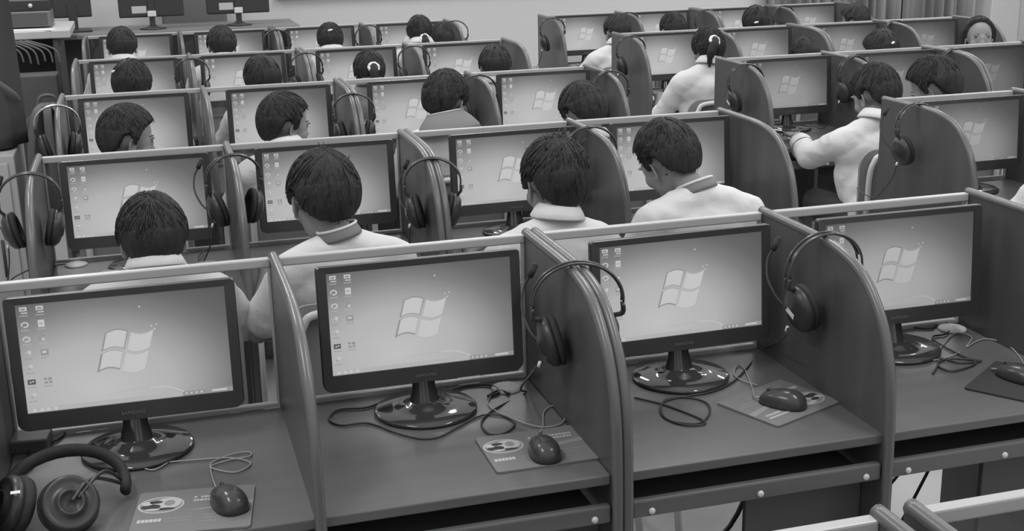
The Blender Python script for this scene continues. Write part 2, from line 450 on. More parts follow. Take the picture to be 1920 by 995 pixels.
def make_monitor(loc, rz, label, lv, group, gloss='gloss', z=ZD):
    t = thing('monitor', label, 'monitor', loc, rz, group)
    if not hasattr(make_monitor, 'me'):
        d = mon_meshes(); make_monitor.me = {}
        for k, (b_, m, sm) in {'casing': (d['casing'], 'plastic', False), 'neck': (d['neck'], 'gloss', True), 'base': (d['base'], 'gloss', True)}.items():
            finish(b_); me = bpy.data.meshes.new(k); b_.to_mesh(me); b_.free(); me.materials.append(MATS[m])
            if sm:
                for p in me.polygons: p.use_smooth = True
            make_monitor.me[k] = me
    M = make_monitor.me
    c = link('casing', M['casing'], t); c.rotation_euler = (R(-TILT), 0, 0); c.location = (0, 0, 0)
    s = link('screen', SCR[lv], t); s.rotation_euler = (R(-TILT), 0, 0)
    zc = SZ0+SH/2; s.location = Matrix.Rotation(R(-TILT), 3, 'X') @ V(0, .0018, zc)
    b = link('brand_lettering', BRAND, c); b.rotation_euler = (R(90), 0, 0); b.location = (0, -.0045, .089)
    link('stand_neck', M['neck'], t); link('stand_base', M['base'], t)
    return t

for i in range(5):
    m_ = MATS['screen_%d' % i]
    # local coordinates of the screen mesh are centred: glow centre low, left of middle
    mp = [n for n in m_.node_tree.nodes if n.type == 'MAPPING'][0]
    mp.inputs['Location'].default_value = (.06/.36, 0, .075/.235); mp.inputs['Scale'].default_value = (1/.36, 0, 1/.235)

MG = 'monitors of the left block'; MR = 'monitors of the right block'
ORD = ['leftmost', 'second from left', 'third from left', 'rightmost']
RW = {1: 'nearest row', 2: 'second row', 3: 'third row', 4: 'fourth row', 5: 'farthest row'}
MX = {1: [-2.066, -1.457, -.852, -.290], 2: [-2.036, -1.451, -.822, -.256], 3: [-2.036, -1.442, -.84, -.255], 4: [-2.036, -1.480, -.873, -.284], 5: [-2.02, -1.444, -.866, -.28]}
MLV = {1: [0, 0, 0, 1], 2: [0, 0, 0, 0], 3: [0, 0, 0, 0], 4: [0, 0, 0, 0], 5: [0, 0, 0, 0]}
MLAB = {(1, 0): 'black monitor above the big headset lying on the desk, nearest row', (1, 1): 'black monitor in nearest row, mouse and printed pad to its right, second from left',
        (1, 2): 'black monitor in nearest row beside a coiled black cable, third from left', (1, 3): 'black monitor in nearest row by tangled cables and dark mouse pad, rightmost'}
for r in MX:
    for i, x in enumerate(MX[r]):
        lab = MLAB.get((r, i), 'black monitor showing the four-pane flag, %s of left block, %s' % (RW[r], ORD[i]))
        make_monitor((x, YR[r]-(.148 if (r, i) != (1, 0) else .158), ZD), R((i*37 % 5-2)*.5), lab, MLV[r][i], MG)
MXR = {5: [.957, 1.509, 2.12, 2.673], 4: [.945, 1.528, 2.121, 2.679], 3: [.979, 1.552, 2.101], 2: [.955]}
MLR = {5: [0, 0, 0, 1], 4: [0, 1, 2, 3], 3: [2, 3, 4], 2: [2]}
RWR = {5: 'back row', 4: 'third row', 3: 'second row', 2: 'nearest row'}
for r in MXR:
    for i, x in enumerate(MXR[r]):
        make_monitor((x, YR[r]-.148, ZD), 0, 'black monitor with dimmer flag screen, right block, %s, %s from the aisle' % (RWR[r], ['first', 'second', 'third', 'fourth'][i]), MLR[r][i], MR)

# ------------------------------------------------------------------ headset
def make_headset(label, apex, rz=0, sway=0, mic=1, sticker=0, cable=None, group='headsets hanging on the desk partitions', big=1.0, lean=0, silver=0):
    """apex = resting point on the partition's top edge; band lies in local XZ"""
    t = thing('headset', label, 'headset', apex, rz, group)
    H = .088*big
    arc = [V(H*math.sin(a)*1.08, 0, (H*math.cos(a)-H)*.92+.004) for a in [R(d) for d in range(-96, 97, 8)]]
    bm = B()
    arc1 = [p+V(0, -.009, .003) for p in arc]; arc2 = [p+V(0, .009, .003) for p in arc]
    for a_ in (arc1, arc2): tube(bm, a_, .0026, 8)
    obj('headband', bm, 'band_silver' if silver else 'band_metal', t, True)
    bm = B(); tube(bm, [p*.97+V(0, 0, .0) for p in arc[3:-3]], .0085, 8, flat=(1, .22)); obj('head_strap', bm, 'plastic', t, True)
    for s in (-1, 1):
        e = arc[-1] if s > 0 else arc[0]
        c = V(s*.056, 0, -.160+.012*s*lean)
        y = B(); tube(y, [e+V(0, -.009, 0), e+V(0, -.006, -.02), c+V(s*.018, 0, .045), c+V(s*.022, 0, .0)], [.004, .006], 8, 4)
        tube(y, [e+V(0, .009, 0), e+V(0, .006, -.02), c+V(s*.018, 0, .045)], .003, 8, 4)
        yoke = obj('yoke', y, 'plastic', t, True)
        A = Matrix.Translation(c) @ Matrix.Rotation(R(s*14), 4, 'Y') @ Matrix.Rotation(R(90*s), 4, 'Y') @ Matrix.Diagonal((1.30, 1.12, 1.1, 1))
        b = B(); lathe(b, [(0, .026), (.014, .0255), (.017, .0225), (.030, .019), (.039, .011), (.042, .002), (.041, -.004), (0, -.004)], 32, A)
        cup = obj('ear_cup', b, 'cup', t, True)
        b = B(); lathe(b, [(.020, -.004), (.038, -.0035), (.0425, -.008), (.042, -.015), (.034, -.019), (.022, -.017), (.018, -.009), (0, -.008)], 32, A); obj('ear_cushion', b, 'cushion', cup, True)
        if sticker and s < 0:
            b = B(); box(b, (-.012, -.0055, .0), (.012, .0055, .0008)); bmesh.ops.transform(b, matrix=A @ Matrix.Translation(V(.002, -.0, .0262)) @ Matrix.Rotation(R(60), 4, 'Z'), verts=b.verts)
            obj('sticker', b, 'sticker', cup)
        if mic and s < 0:
            c2 = c+V(-.024, 0, .0)
            b = B(); tube(b, [c2, c2+V(-.018, .025, .02), c2+V(-.028, .055, .06), c2+V(-.020, .072, .10), c2+V(-.006, .070, .125)], .0028, 8, 5)
            bo = obj('microphone_boom', b, 'cable', cup, True)
            b = B(); tube(b, [c2+V(-.008, .0705, .122), c2+V(.003, .066, .146)], .0068, 12); ell(b, c2+V(.003, .066, .146), (.0068, .0068, .0075), None, 2); obj('microphone', b, 'cushion', bo, True)
    c = V(-.075, 0, -.20)
    if cable is None:
        cable = [c, c+V(-.004, .012, -.05), V(-.09, .04, -.30), V(-.10, .08, -.3395), V(-.09, .16, -.3405), V(-.05, .24, -.3405)]
    b = B(); tube(b, cable, .0022, 6, 6); cb = obj('cable', b, 'cable', t, True)
    b = B(); tube(b, [cable[0]+V(0, 0, .002), cable[0]+V(-.003, .002, -.010)], .0035, 8); obj('cable_tip', b, 'sticker', cb)
    return t
def scr(u, v):
    return FX*F+RX*(u-960)-UX*(v-497.5)
CAM = V(CX, CY, CZ)
def onz(u, v, z):
    d = scr(u, v); return CAM+d*((z-CAM.z)/d.z)
def ony(u, v, y):
    d = scr(u, v); return CAM+d*((y-CAM.y)/d.y)
def desk_path(pts, z=ZD+.003, org=(0, 0, 0)):
    return [onz(u, v, z)-Vector(org) for u, v in pts]
ZT = ZR+.0115
hp = V(-1.168, -.315, ZT-.004)
cab = [V(-.083, 0, -.20), V(-.09, .01, -.215)]+[V(-.12, .02, -.26)]+desk_path([(985, 737), (930, 765), (903, 790), (915, 812), (945, 812), (965, 795), (945, 780), (905, 778), (860, 800), (825, 818), (790, 822), (745, 812), (690, 793), (640, 797), (617, 785), (635, 768), (690, 763), (730, 745)], org=hp)
hs0 = make_headset('black headset with raised mic hanging on double partition beside the printed mouse pad, nearest row', hp, R(-8), 0, 1, 0, None if 0 else [Matrix.Rotation(R(8), 3, 'Z') @ p for p in cab])
hp = V(-.583, -.285, ZT-.003)
cab = [V(-.083, 0, -.20), V(-.088, .01, -.23)]+desk_path([(1430, 655), (1400, 690), (1370, 718), (1330, 735), (1270, 745), (1243, 755), (1240, 775), (1262, 790), (1310, 793), (1330, 775), (1325, 755), (1290, 745), (1250, 748), (1240, 765), (1250, 785), (1290, 797), (1322, 790), (1250, 760), (1190, 745)], org=hp)
make_headset('black headset with white sticker hanging on partition above the right printed mouse pad, nearest row', hp, R(6), 0, 1, 1, [Matrix.Rotation(R(-6), 3, 'Z') @ p for p in cab])
HS = [  # row, partition x, y offset, sticker, rz, label bits
    (2, XL[4], -.31, 0, 0, 'black headset on leftmost partition of second row, cut by left photo edge'),
    (2, XL[3], -.26, 0, 12, 'black headset between the two left screens of the second row'),
    (2, XL[2], -.42, 1, -14, 'black headset with white sticker on double partition of the second row'),
    (2, XL[1], -.22, 0, -10, 'black headset behind the spiky-haired boy in the second row'),
    (3, XL[4], -.33, 0, 8, 'shiny-banded headset on leftmost partition of the third row'),
    (3, XL[2], -.40, 0, -10, 'black headset on middle partition of the third row, right of profile boy'),
    (3, XL[1], -.20, 0, 0, 'headset on third-row partition behind the boy with dark neckerchief'),
    (3, XL[0], -.30, 0, 0, 'headset on aisle-end partition of the third row, left block'),
    (4, XL[3], -.30, 0, 0, 'small headset on fourth-row partition between the two left screens'),
    (4, XL[2], -.30, 0, 6, 'small headset on middle partition of the fourth row'),
    (4, XL[1], -.25, 0, -6, 'headset on fourth-row partition in front of the tall girl with white hair tie'),
    (5, XL[2], -.30, 0, 0, 'tiny headset on middle partition of the farthest row, left block'),
    (5, XL[1], -.28, 0, 5, 'tiny headset on farthest-row partition left of the last left-block screen'),
    (5, XL[0], -.25, 0, -20, 'tiny headset on aisle-end partition of the farthest row, mic upright'),
    (2, XRt[0], -.22, 0, 8, 'headset on aisle partition of the right block, nearest row'),
    (3, XRt[0], -.32, 1, 0, 'headset with white sticker on aisle partition, right block second row'),
    (3, XRt[1], -.28, 0, 10, 'headset behind the head of the boy reaching over his desk, right block'),
    (3, XRt[2], -.24, 0, 10, 'headset on partition right of the bent dark head, right block second row'),
    (4, XRt[0], -.30, 0, 0, 'headset on aisle partition of the right block, third row'),
    (4, XRt[3], -.20, 0, 8, 'headset on far partition of the right block, third row'),
    (5, XRt[0], -.32, 0, 0, 'headset on aisle partition of the right block, back row'),
    (5, XRt[1], -.22, 0, 5, 'headset on second partition of the right block, back row'),
    (5, XRt[2], -.26, 0, -5, 'headset on third partition of the right block, back row'),
    (5, XRt[3], -.24, 0, 5, 'headset on fourth partition of the right block, back row')]
def topz(dy):
    for (a, b), (c, d) in zip(PROF, PROF[1:]):
        if c <= dy <= a: return b+(d-b)*(a-dy)/(a-c) if a != c else b
    return ZR
for r, x, dy, st, rz, lab in HS:
    make_headset(lab, (x, YR[r]+dy, topz(dy)+.008), R(rz), 0, 1 if r in (2,) or (r, x) in ((5, XL[0]),) else 0, st, big=.90, silver=(r, x) == (3, XL[4]))

# over-ear headset lying on the nearest desk, bottom left
t = thing('headphones', 'large black padded headphones lying on desk at bottom left corner', 'headphones', (-2.195, -.36, ZD), 0)
b = B(); arc = [V(.095*math.sin(a)*1.15, .115*math.cos(a)+.0, .030+.032*math.cos(a)) for a in [R(d) for d in range(-100, 101, 10)]]
tube(b, arc, .013, 10, flat=(.8, 1.1)); obj('headband', b, 'cushion', t, True)
for s, rot_, cpos in ((-1, 62, V(-.088, -.075, .052)), (1, -38, V(.015, -.105, .050))):
    A = Matrix.Translation(cpos) @ Matrix.Rotation(R(-rot_ if s < 0 else 22), 4, 'Y') @ Matrix.Rotation(R(52 if s > 0 else 20), 4, 'X')
    b = B(); lathe(b, [(0, .017), (.018, .0175), (.020, .021), (.0235, .021), (.0255, .016), (.040, .013), (.044, .016), (.048, .014), (.052, .003), (.050, -.006), (0, -.006)], 40, A); cup = obj('ear_cup', b, 'cup', t, True)
    b = B(); lathe(b, [(.02, -.006), (.050, -.005), (.054, -.014), (.050, -.026), (.036, -.030), (.022, -.026), (0, -.014)], 36, A); obj('ear_cushion', b, 'cushion', cup, True)
    b = B(); p = A @ V(0, 0, .026)
    e = V(.105, .0, .028) if s > 0 else V(-.105, .0, .028)
    tube(b, [p, p*.6+e*.4+V(0, 0, .03), e], .0035, 8, 6); tube(b, [p+V(.01, .01, 0), p*.5+e*.5+V(.012, .01, .035), e+V(0, .01, 0)], .0035, 8, 6); obj('yoke', b, 'plastic', t, True)
    if s < 0:
        b = B(); box(b, (-.008, -.003, 0), (.008, .003, .001)); bmesh.ops.transform(b, matrix=Matrix.Translation(V(-.070, -.118, .092)) @ Matrix.Rotation(R(30), 4, 'X'), verts=b.verts); obj('metal_tag', b, 'sticker', cup)
b = B(); tube(b, [V(-.10, -.08, .02), V(-.15, -.10, .006), V(-.22, -.03, .003), V(-.30, -.05, .003)], .0024, 6, 6); tube(b, [V(-.11, -.06, .02), V(-.16, -.01, .006), V(-.25, .02, .003)], .0024, 6, 6); obj('cable', b, 'cable', t, True)

# ------------------------------------------------------------------ mouse and pad
def make_mouse(label, loc, rz, cable, m='plastic'):
    t = thing('computer_mouse', label, 'mouse', loc, rz, 'computer mice on the nearest desks')
    b = B(); bmesh.ops.create_uvsphere(b, u_segments=32, v_segments=20, radius=1)
    for v in b.verts:
        x, y, z = v.co
        se = lambda q, p_: math.copysign(abs(q)**p_, q)
        z2 = max(z, -.0)
        x2 = se(x, .82); y2 = se(y, .85)
        v.co = V(x2*.031*(1-.10*y2), y2*.053, (z2**.85)*.034*(1-.18*y2)+.002 if z2 > 0 else .0)
    o = obj('shell', b, 'mouse', t, True)
    b = B(); lathe(b, [(0, .003), (.006, .003), (.008, .0015), (.008, -.0015), (.006, -.003), (0, -.003)], 20, Matrix.Translation(V(0, .030, .026)) @ Matrix.Rotation(R(90), 4, 'Y')); obj('scroll_wheel', b, 'cup', t, True)
    b = B(); tube(b, cable, .0017, 6, 6); obj('cable', b, 'cable_pale', t, True)
mat('mouse', .05, .22, .5)
def W2L(pts, loc, rz): return [Matrix.Rotation(-rz, 3, 'Z') @ (p-Vector(loc)) for p in pts]
def mouse_at(label, loc, rz, pix):
    pts = [Vector(loc)+Matrix.Rotation(rz, 3, 'Z') @ V(0, .048, .010), Vector(loc)+Matrix.Rotation(rz, 3, 'Z') @ V(0, .065, .006)]+[onz(u, v, ZD+.003) for u, v in pix]
    make_mouse(label, loc, rz, W2L(pts, loc, rz))
zz = ZD+.005
mouse_at('black mouse with pale cable on printed pad, bottom left of photo', (-1.905, -.465, zz), R(16), [(395, 880), (400, 865), (440, 850), (468, 847), (468, 855), (430, 862), (395, 875), (440, 885), (470, 868), (430, 858), (350, 863), (300, 868), (270, 876), (290, 880), (320, 862), (338, 835), (290, 810)])
mouse_at('black mouse with pale cable on printed pad, second desk of nearest row', (-1.284, -.44, zz), R(-4), [(1018, 800), (1020, 772), (1040, 760), (1058, 780), (1050, 795), (1015, 800), (975, 790), (930, 770), (915, 755), (925, 735)])
mouse_at('black mouse turned sideways on tilted printed pad, third desk of nearest row', (-.715, -.365, zz), R(42), [(1410, 725), (1395, 690), (1383, 685), (1376, 700), (1390, 712), (1420, 722)])
mouse_at('black mouse on plain dark pad cut by right photo edge', (-.142, -.40, zz), R(20), [(1918, 690), (1905, 660), (1880, 642), (1850, 635), (1830, 640), (1812, 650), (1822, 632), (1790, 625), (1760, 655), (1740, 668), (1750, 675), (1780, 668), (1800, 660)])
def make_pad(label, c, rz, plain=False, flip=False):
    t = thing('mouse_pad', label, 'mouse pad', c, rz, 'mouse pads on the nearest desks')
    b = B(); hw, hh = .107, .087
    prism(b, rrect(-hw, -hh, hw, hh, .008, .008), lambda a, q, d: V(a, q, d), 0, .004)
    o = obj('sheet', b, 'pad_dark' if plain else 'pad', t)
    if plain: return
    b = B(); k = -1 if flip else 1
    def q(x0, y0, x1, y1, mi, z=.0042, sk=0):
        vs_ = [b.verts.new(V(k*x, k*y, z)) for x, y in ((x0, y0), (x1, y0), (x1+sk, y1), (x0+sk, y1))]; b.faces.new(vs_).material_index = mi
    def el(cx, cy, rx, ry, mi, z):
        b.faces.new([b.verts.new(V(k*(cx+rx*math.cos(a)), k*(cy+ry*math.sin(a)), z)) for a in [2*math.pi*i/28 for i in range(28)]]).material_index = mi
    el(-.062, .028, .042, .034, 0, .0042); el(-.062, .028, .039, .031, 1, .0043); el(-.050, .034, .024, .022, 0, .0044); el(-.047, .034, .010, .012, 1, .0045)
    el(-.080, .022, .018, .010, 2, .0045); el(-.072, .040, .012, .006, 2, .0046); el(-.088, .036, .010, .008, 0, .0046); el(-.055, .010, .020, .005, 2, .0046); el(-.076, .010, .014, .004, 0, .0047)
    rnd = random.Random(2)
    for row, y in enumerate((.046, .033)):
        x = -.004
        while x < .085:
            wv = rnd.choice((.005, .004, .006)); q(x, y, x+wv, y+.0075, 0, .0043, .001); x += wv+.0016
            if rnd.random() < .16: x += .006
    b.faces.new([b.verts.new(V(k*x, k*y, .0043)) for x, y in ((-.02, -.006), (.107, .024), (.107, .006), (.05, -.003))]).material_index = 1
    for row, (y, x0, x1, h_) in enumerate(((-.040, -.098, -.055, .012), (-.034, -.050, .0, .0035), (-.044, -.050, -.006, .0035), (-.028, .02, .09, .004), (-.040, .02, .075, .004), (-.054, .01, .04, .004))):
        x = x0
        while x < x1:
            wv = .0045 if h_ < .01 else .006; q(x, y, x+wv, y+h_, 1 if h_ < .01 else 0, .0043, .001); x += wv+.0013
    obj('print', b, ['ink_light', 'ink_mid', 'ink_dark'], o)
make_pad('grey mouse pad with printed emblem at bottom left of photo', (-1.968, -.462, ZD+.0005), R(-8))
make_pad('grey mouse pad with printed emblem, second desk of nearest row', (-1.289, -.405, ZD+.0005), R(0))
make_pad('grey printed mouse pad turned upside down, third desk of nearest row', (-.713, -.345, ZD+.0005), R(22), flip=True)
make_pad('plain dark mouse pad turned askew at right photo edge', (-.150, -.415, ZD+.0005), R(35), plain=True)

for (u, v), lab in (((950, 728), 'pale round disc at back of second desk, nearest row, under black cable'), ((1785, 617), 'pale round disc by tangled cables on rightmost desk, nearest row'), ((143, 497), 'pale round disc on leftmost second-row desk beside the crumpled bag')):
    p = onz(u, v, ZD); b = B(); lathe(b, [(0, .006), (.028, .006), (.034, .004), (.036, 0), (0, -.0)], 32); o = obj('plastic_disc', b, 'white', None, True, (p.x, p.y, ZD+.0004)); tag(o, lab, 'disc', 'pale discs on the desks')
# loose cables on the nearest desks
def cord(label, pix, r, m, z=ZD+.004, cat='cable', name='cable'):
    pts = [onz(u, v, z) for u, v in pix]; o0 = sum(pts, V(0, 0, 0))/len(pts); o0.z = ZD
    b = B(); tube(b, [p-o0 for p in pts], r, 6, 6); o = obj(name, b, m, None, True, o0); tag(o, label, cat); return o
cord('tangled black cable with plug on rightmost desk of nearest row', [(1705, 612), (1745, 615), (1760, 605), (1780, 608), (1775, 625), (1750, 630), (1755, 640), (1800, 665), (1830, 680), (1790, 695), (1765, 690), (1760, 678), (1790, 672), (1840, 676), (1800, 680), (1765, 672), (1758, 685), (1749, 700)], .0024, 'cable')
cord('black monitor cable running behind the second screen of nearest row', [(840, 733), (880, 722), (920, 722), (935, 735), (915, 742), (935, 732), (955, 738)], .003, 'cable')
cord('black cable behind the leftmost screen of nearest row', [(135, 795), (105, 825), (60, 832), (55, 850), (62, 870), (45, 885)], .003, 'cable')
# adapter box
t = thing('network_box', 'small grey box with dark front behind the lying headphones', 'box', (-2.275, -.055, ZD), R(-6))
b = B(); box(b, (-.04, -.03, 0), (.035, .035, .028), .003); obj('housing', b, 'wood_mid', t)
b = B(); box(b, (-.038, -.0315, .003), (.033, -.0295, .025), .0005); obj('front_plate', b, 'cabinet', t)

# ------------------------------------------------------------------ chairs
def make_chair(x, y, label, rz=0, group='tubular school chairs'):
    """backrest plane at y, student side +Y"""
    t = thing('school_chair', label, 'chair', (x, y, 0), rz, group)
    if not hasattr(make_chair, 'me'):
        L = {}
        b = B(); hw = .165
        tube(b, [V(-hw, .06, .43), V(-hw, .0, .56), V(-hw, -.012, .72), V(-hw+.015, -.014, .785), V(-hw+.06, -.014, .815), V(hw-.06, -.014, .815), V(hw-.015, -.014, .785), V(hw, -.012, .72), V(hw, .0, .56), V(hw, .06, .43)], .0115, 10, 5); L['back_frame'] = (b, 'chair_tube')
        b = B(); prism(b, rrect(-.20, .53, .20, .835, .07, .04, 6), lambda a, q, d: V(a, d, q), .004, .016); L['backrest'] = (b, 'chair_panel')
        b = B(); prism(b, rrect(-.19, .05, .19, .42, .05, .04, 6), lambda a, q, d: V(a, q, d), .428, .446); L['seat'] = (b, 'chair_panel')
        b = B()
        for s in (-1, 1): tube(b, [V(s*hw, .04, .415), V(s*hw, .40, .415)], .010, 8)
        tube(b, [V(-hw, .40, .415), V(hw, .40, .415)], .010, 8); tube(b, [V(-hw, .06, .415), V(hw, .06, .415)], .010, 8); L['seat_frame'] = (b, 'chair_tube')
        make_chair.me = {}
        for k, (bb, m) in L.items():
            finish(bb); me = bpy.data.meshes.new(k); bb.to_mesh(me); bb.free(); me.materials.append(MATS[m]); make_chair.me[k] = me
        for k, (s, y0, y1) in enumerate(((-1, .06, -.04), (1, .06, -.04), (-1, .40, .44), (1, .40, .44))):
            b = B(); tube(b, [V(s*hw, y0, .42), V(s*(hw+.012), y1, .0)], .011, 10); finish(b)
            me = bpy.data.meshes.new('leg'); b.to_mesh(me); b.free(); me.materials.append(MATS['chair_tube']); make_chair.me['leg%d' % k] = me
    for k, me in make_chair.me.items(): link('leg' if k.startswith('leg') else k, me, t)
    return t

# ------------------------------------------------------------------ people
TMP = bpy.data.scenes.new('workbench')
def remesh(bm, vox, sm=4, fac=.5):
    finish(bm)
    me = bpy.data.meshes.new('tmp'); bm.to_mesh(me); bm.free()
    o = bpy.data.objects.new('tmp', me); TMP.collection.objects.link(o)
    m = o.modifiers.new('r', 'REMESH'); m.mode = 'VOXEL'; m.voxel_size = vox; m.use_smooth_shade = True
    s = o.modifiers.new('s', 'SMOOTH'); s.iterations = sm; s.factor = fac
    with bpy.context.temp_override(scene=TMP, view_layer=TMP.view_layers[0]): dg = bpy.context.evaluated_depsgraph_get()
    r_ = bpy.data.meshes.new_from_object(o.evaluated_get(dg))
    bpy.data.objects.remove(o); bpy.data.meshes.remove(me)
    r_.polygons.foreach_set('use_smooth', [True]*len(r_.polygons))
    return r_
def head_parts(bm, T):
    def e(c, r, sub=3): ell(bm, c, r, T, sub)
    e((0, -.004, .028), (.071, .087, .083)); e((0, .022, -.045), (.054, .058, .062)); e((0, .045, -.005), (.058, .042, .055))
    e((0, .055, -.088), (.026, .024, .020)); e((.034, .052, -.030), (.026, .026, .028)); e((-.034, .052, -.030), (.026, .026, .028))
    e((0, .088, -.030), (.0125, .014, .011)); e((0, .083, -.012), (.008, .012, .024)); e((0, .078, -.060), (.020, .010, .009))
    for s in (-1, 1):
        e((s*.033, .080, .016), (.020, .008, .006)); e((s*.012, .084, -.034), (.007, .008, .006))
        E_ = T @ Matrix.Translation(V(s*.074, -.004, -.012)) @ Matrix.Rotation(R(-8), 4, 'X') @ Matrix.Rotation(R(s*22), 4, 'Z')
        b2 = []
        ring = [V(s*.006, .015*math.cos(a), .026*math.sin(a)+.002) for a in [2*math.pi*k/16 for k in range(16)]]
        tube(bm, [E_ @ p for p in ring], .0042, 8, closed=True)
        ell(bm, (0, .002, 0), (.004, .014, .024), E_, 2); ell(bm, (s*.002, .002, -.024), (.005, .008, .008), E_, 2)
def hair_mesh(T, style, seed, thick=.019, locks=160):
    NA, NE = 96, 60; g = []; rnd = random.Random(seed)
    tilt = Matrix.Rotation(R(24), 3, 'X'); rx, ry, rz = .0745, .090, .094; c0 = V(0, -.006, .022)
    def hairline(a):
        a = abs(a)   # 0 front, 180 back
        pts = {'boy': [(0, 30), (35, 26), (58, 20), (70, 2), (77, -20), (85, -22), (93, 6), (108, 2), (125, -32), (150, -47), (180, -50)],
               'open': [(0, 50), (30, 46), (55, 30), (70, 0), (80, -35), (95, -35), (120, -42), (150, -50), (180, -54)], 'girl': [(0, 30), (30, 26), (55, 8), (68, -30), (80, -30), (95, -22), (120, -38), (150, -50), (180, -54)]}[style]
        for (x0, y0), (x1, y1) in zip(pts, pts[1:]):
            if x0 <= a <= x1: return y0+(y1-y0)*(a-x0)/(x1-x0)
        return pts[-1][1]
    bm = B(); rows = []
    for j in range(NE+1):
        th = math.pi*j/NE; row = []
        for i in range(NA if 0 < j < NE else 1):
            ph = 2*math.pi*i/NA
            d = tilt @ V(math.sin(th)*math.sin(ph), math.sin(th)*math.cos(ph), math.cos(th))
            az = math.degrees(math.atan2(d.x, d.y)); elv = math.degrees(math.asin(max(-1, min(1, d.z))))
            r0 = 1/math.sqrt((d.x/rx)**2+(d.y/ry)**2+(d.z/rz)**2)
            jag = 3.0*noise.noise(V(az*.12, seed, 0))
            m_ = (elv-hairline(az)-jag)/9; m_ = max(0, min(1, m_+.35)); m_ = m_*m_*(3-2*m_)
            n1 = noise.noise(V(math.cos(ph)*5.2, math.sin(ph)*5.2, seed+th*1.2)); n2 = noise.noise(V(math.cos(ph)*15, math.sin(ph)*15, seed+5+th*2.6))
            tk = thick*(.92+.10*noise.noise(V(d.x*2, d.y*2, d.z*2+seed)))+.0022*n1*math.sin(th)+.0016*n2*math.sin(min(th*2, math.pi/2))
            if d.y < 0 and elv < 10: tk += .002
            if style != 'girl' and th < .8: tk += .0025*max(0, n2)
            rr = r0*(.86)+(r0*.14+tk)*m_
            row.append(bm.verts.new(T @ (c0+d*rr)))
        rows.append(row)
    # locks laid over the shell, from the whorl outwards
    for _ in range(locks):
        ph = rnd.uniform(0, 6.283); t0 = rnd.uniform(.02, 1.5); t1 = t0+rnd.uniform(.35, .75); sw = rnd.uniform(-.12, .25); pts = []
        lift = rnd.uniform(-.001, .0012)
        for k in range(6):
            q = k/5; th = t0+(t1-t0)*q; p2 = ph+sw*q
            d = tilt @ V(math.sin(th)*math.sin(p2), math.sin(th)*math.cos(p2), math.cos(th))
            az = math.degrees(math.atan2(d.x, d.y)); elv = math.degrees(math.asin(max(-1, min(1, d.z))))
            if elv < hairline(az)-1: break
            r0 = 1/math.sqrt((d.x/rx)**2+(d.y/ry)**2+(d.z/rz)**2)
            pts.append(T @ (c0+d*(r0+thick*.93+lift*(1-q)+.0015*q)))
        if len(pts) > 2: tube(bm, pts, [.0032, .0008], 4)
    for A, B_ in zip(rows, rows[1:]):
        for i in range(NA):
            a0, a1 = (A[0], A[0]) if len(A) == 1 else (A[i], A[(i+1) % NA]); b0, b1 = (B_[0], B_[0]) if len(B_) == 1 else (B_[i], B_[(i+1) % NA])
            vs_ = []
            for v in (a0, a1, b1, b0):
                if v not in vs_: vs_.append(v)
            f = bm.faces.new(vs_); f.smooth = True
    return bm
def tufts(bm, T, n, spread, ln, seed, cen=(0, -.02, .11)):
    rnd = random.Random(seed)
    for _ in range(n):
        a = rnd.uniform(0, 6.28); q = rnd.uniform(0, spread)
        d = V(math.cos(a)*q, math.sin(a)*q, 1).normalized()
        p = Vector(cen)+V(math.cos(a)*q*.06, math.sin(a)*q*.06, -q*q*.02)
        bend = V(rnd.uniform(-.4, .4), rnd.uniform(-.4, .4), 0)
        L = ln*rnd.uniform(.6, 1.2)
        tube(bm, [T @ p, T @ (p+d*L*.55+bend*L*.2), T @ (p+(d*1.0+bend)*L)], [.0045, .0007], 6)
def arm(bm, S, E_, Wr, k=1, r=(.040, .033, .023)):
    capsule(bm, S, E_, r[0]*k, r[1]*k); capsule(bm, E_, Wr, r[1]*k, r[2]*k)
def hand(bm, Wr, fwd, s, scale=.86, curl=.5):
    """palm down; fwd = pointing direction; s = -1 left, +1 right"""
    f = Vector(fwd).normalized(); up = V(0, 0, 1); up = (up-f*up.dot(f)).normalized(); side = f.cross(up)*s   # outward from body
    k = scale
    for q in (-.5, 0, .5): capsule(bm, Wr+side*q*.022*k, Wr+f*.068*k+side*q*.052*k, .0135*k, .0125*k, 10)
    for q, L in ((-1.5, .060), (-.5, .070), (.5, .066), (1.5, .052)):
        b0 = Wr+f*.072*k+side*q*.019*k; b1 = b0+(f*.9+side*q*.08-up*.25*curl).normalized()*L*.45*k; b2 = b1+(f*.7-up*.8*curl).normalized()*L*.32*k; b3 = b2+(f*.4-up*1.0*curl).normalized()*L*.25*k
        capsule(bm, b0, b1, .0082*k, .0076*k, 8); capsule(bm, b1, b2, .0076*k, .007*k, 8); capsule(bm, b2, b3, .007*k, .006*k, 8)
    t0 = Wr+f*.022*k-side*.020*k; t1 = t0+(f*.6-side*.75)*.036*k; t2 = t1+(f*.95-side*.15-up*.2)*.028*k
    capsule(bm, t0, t1, .0115*k, .009*k, 8); capsule(bm, t1, t2, .009*k, .0075*k, 8)
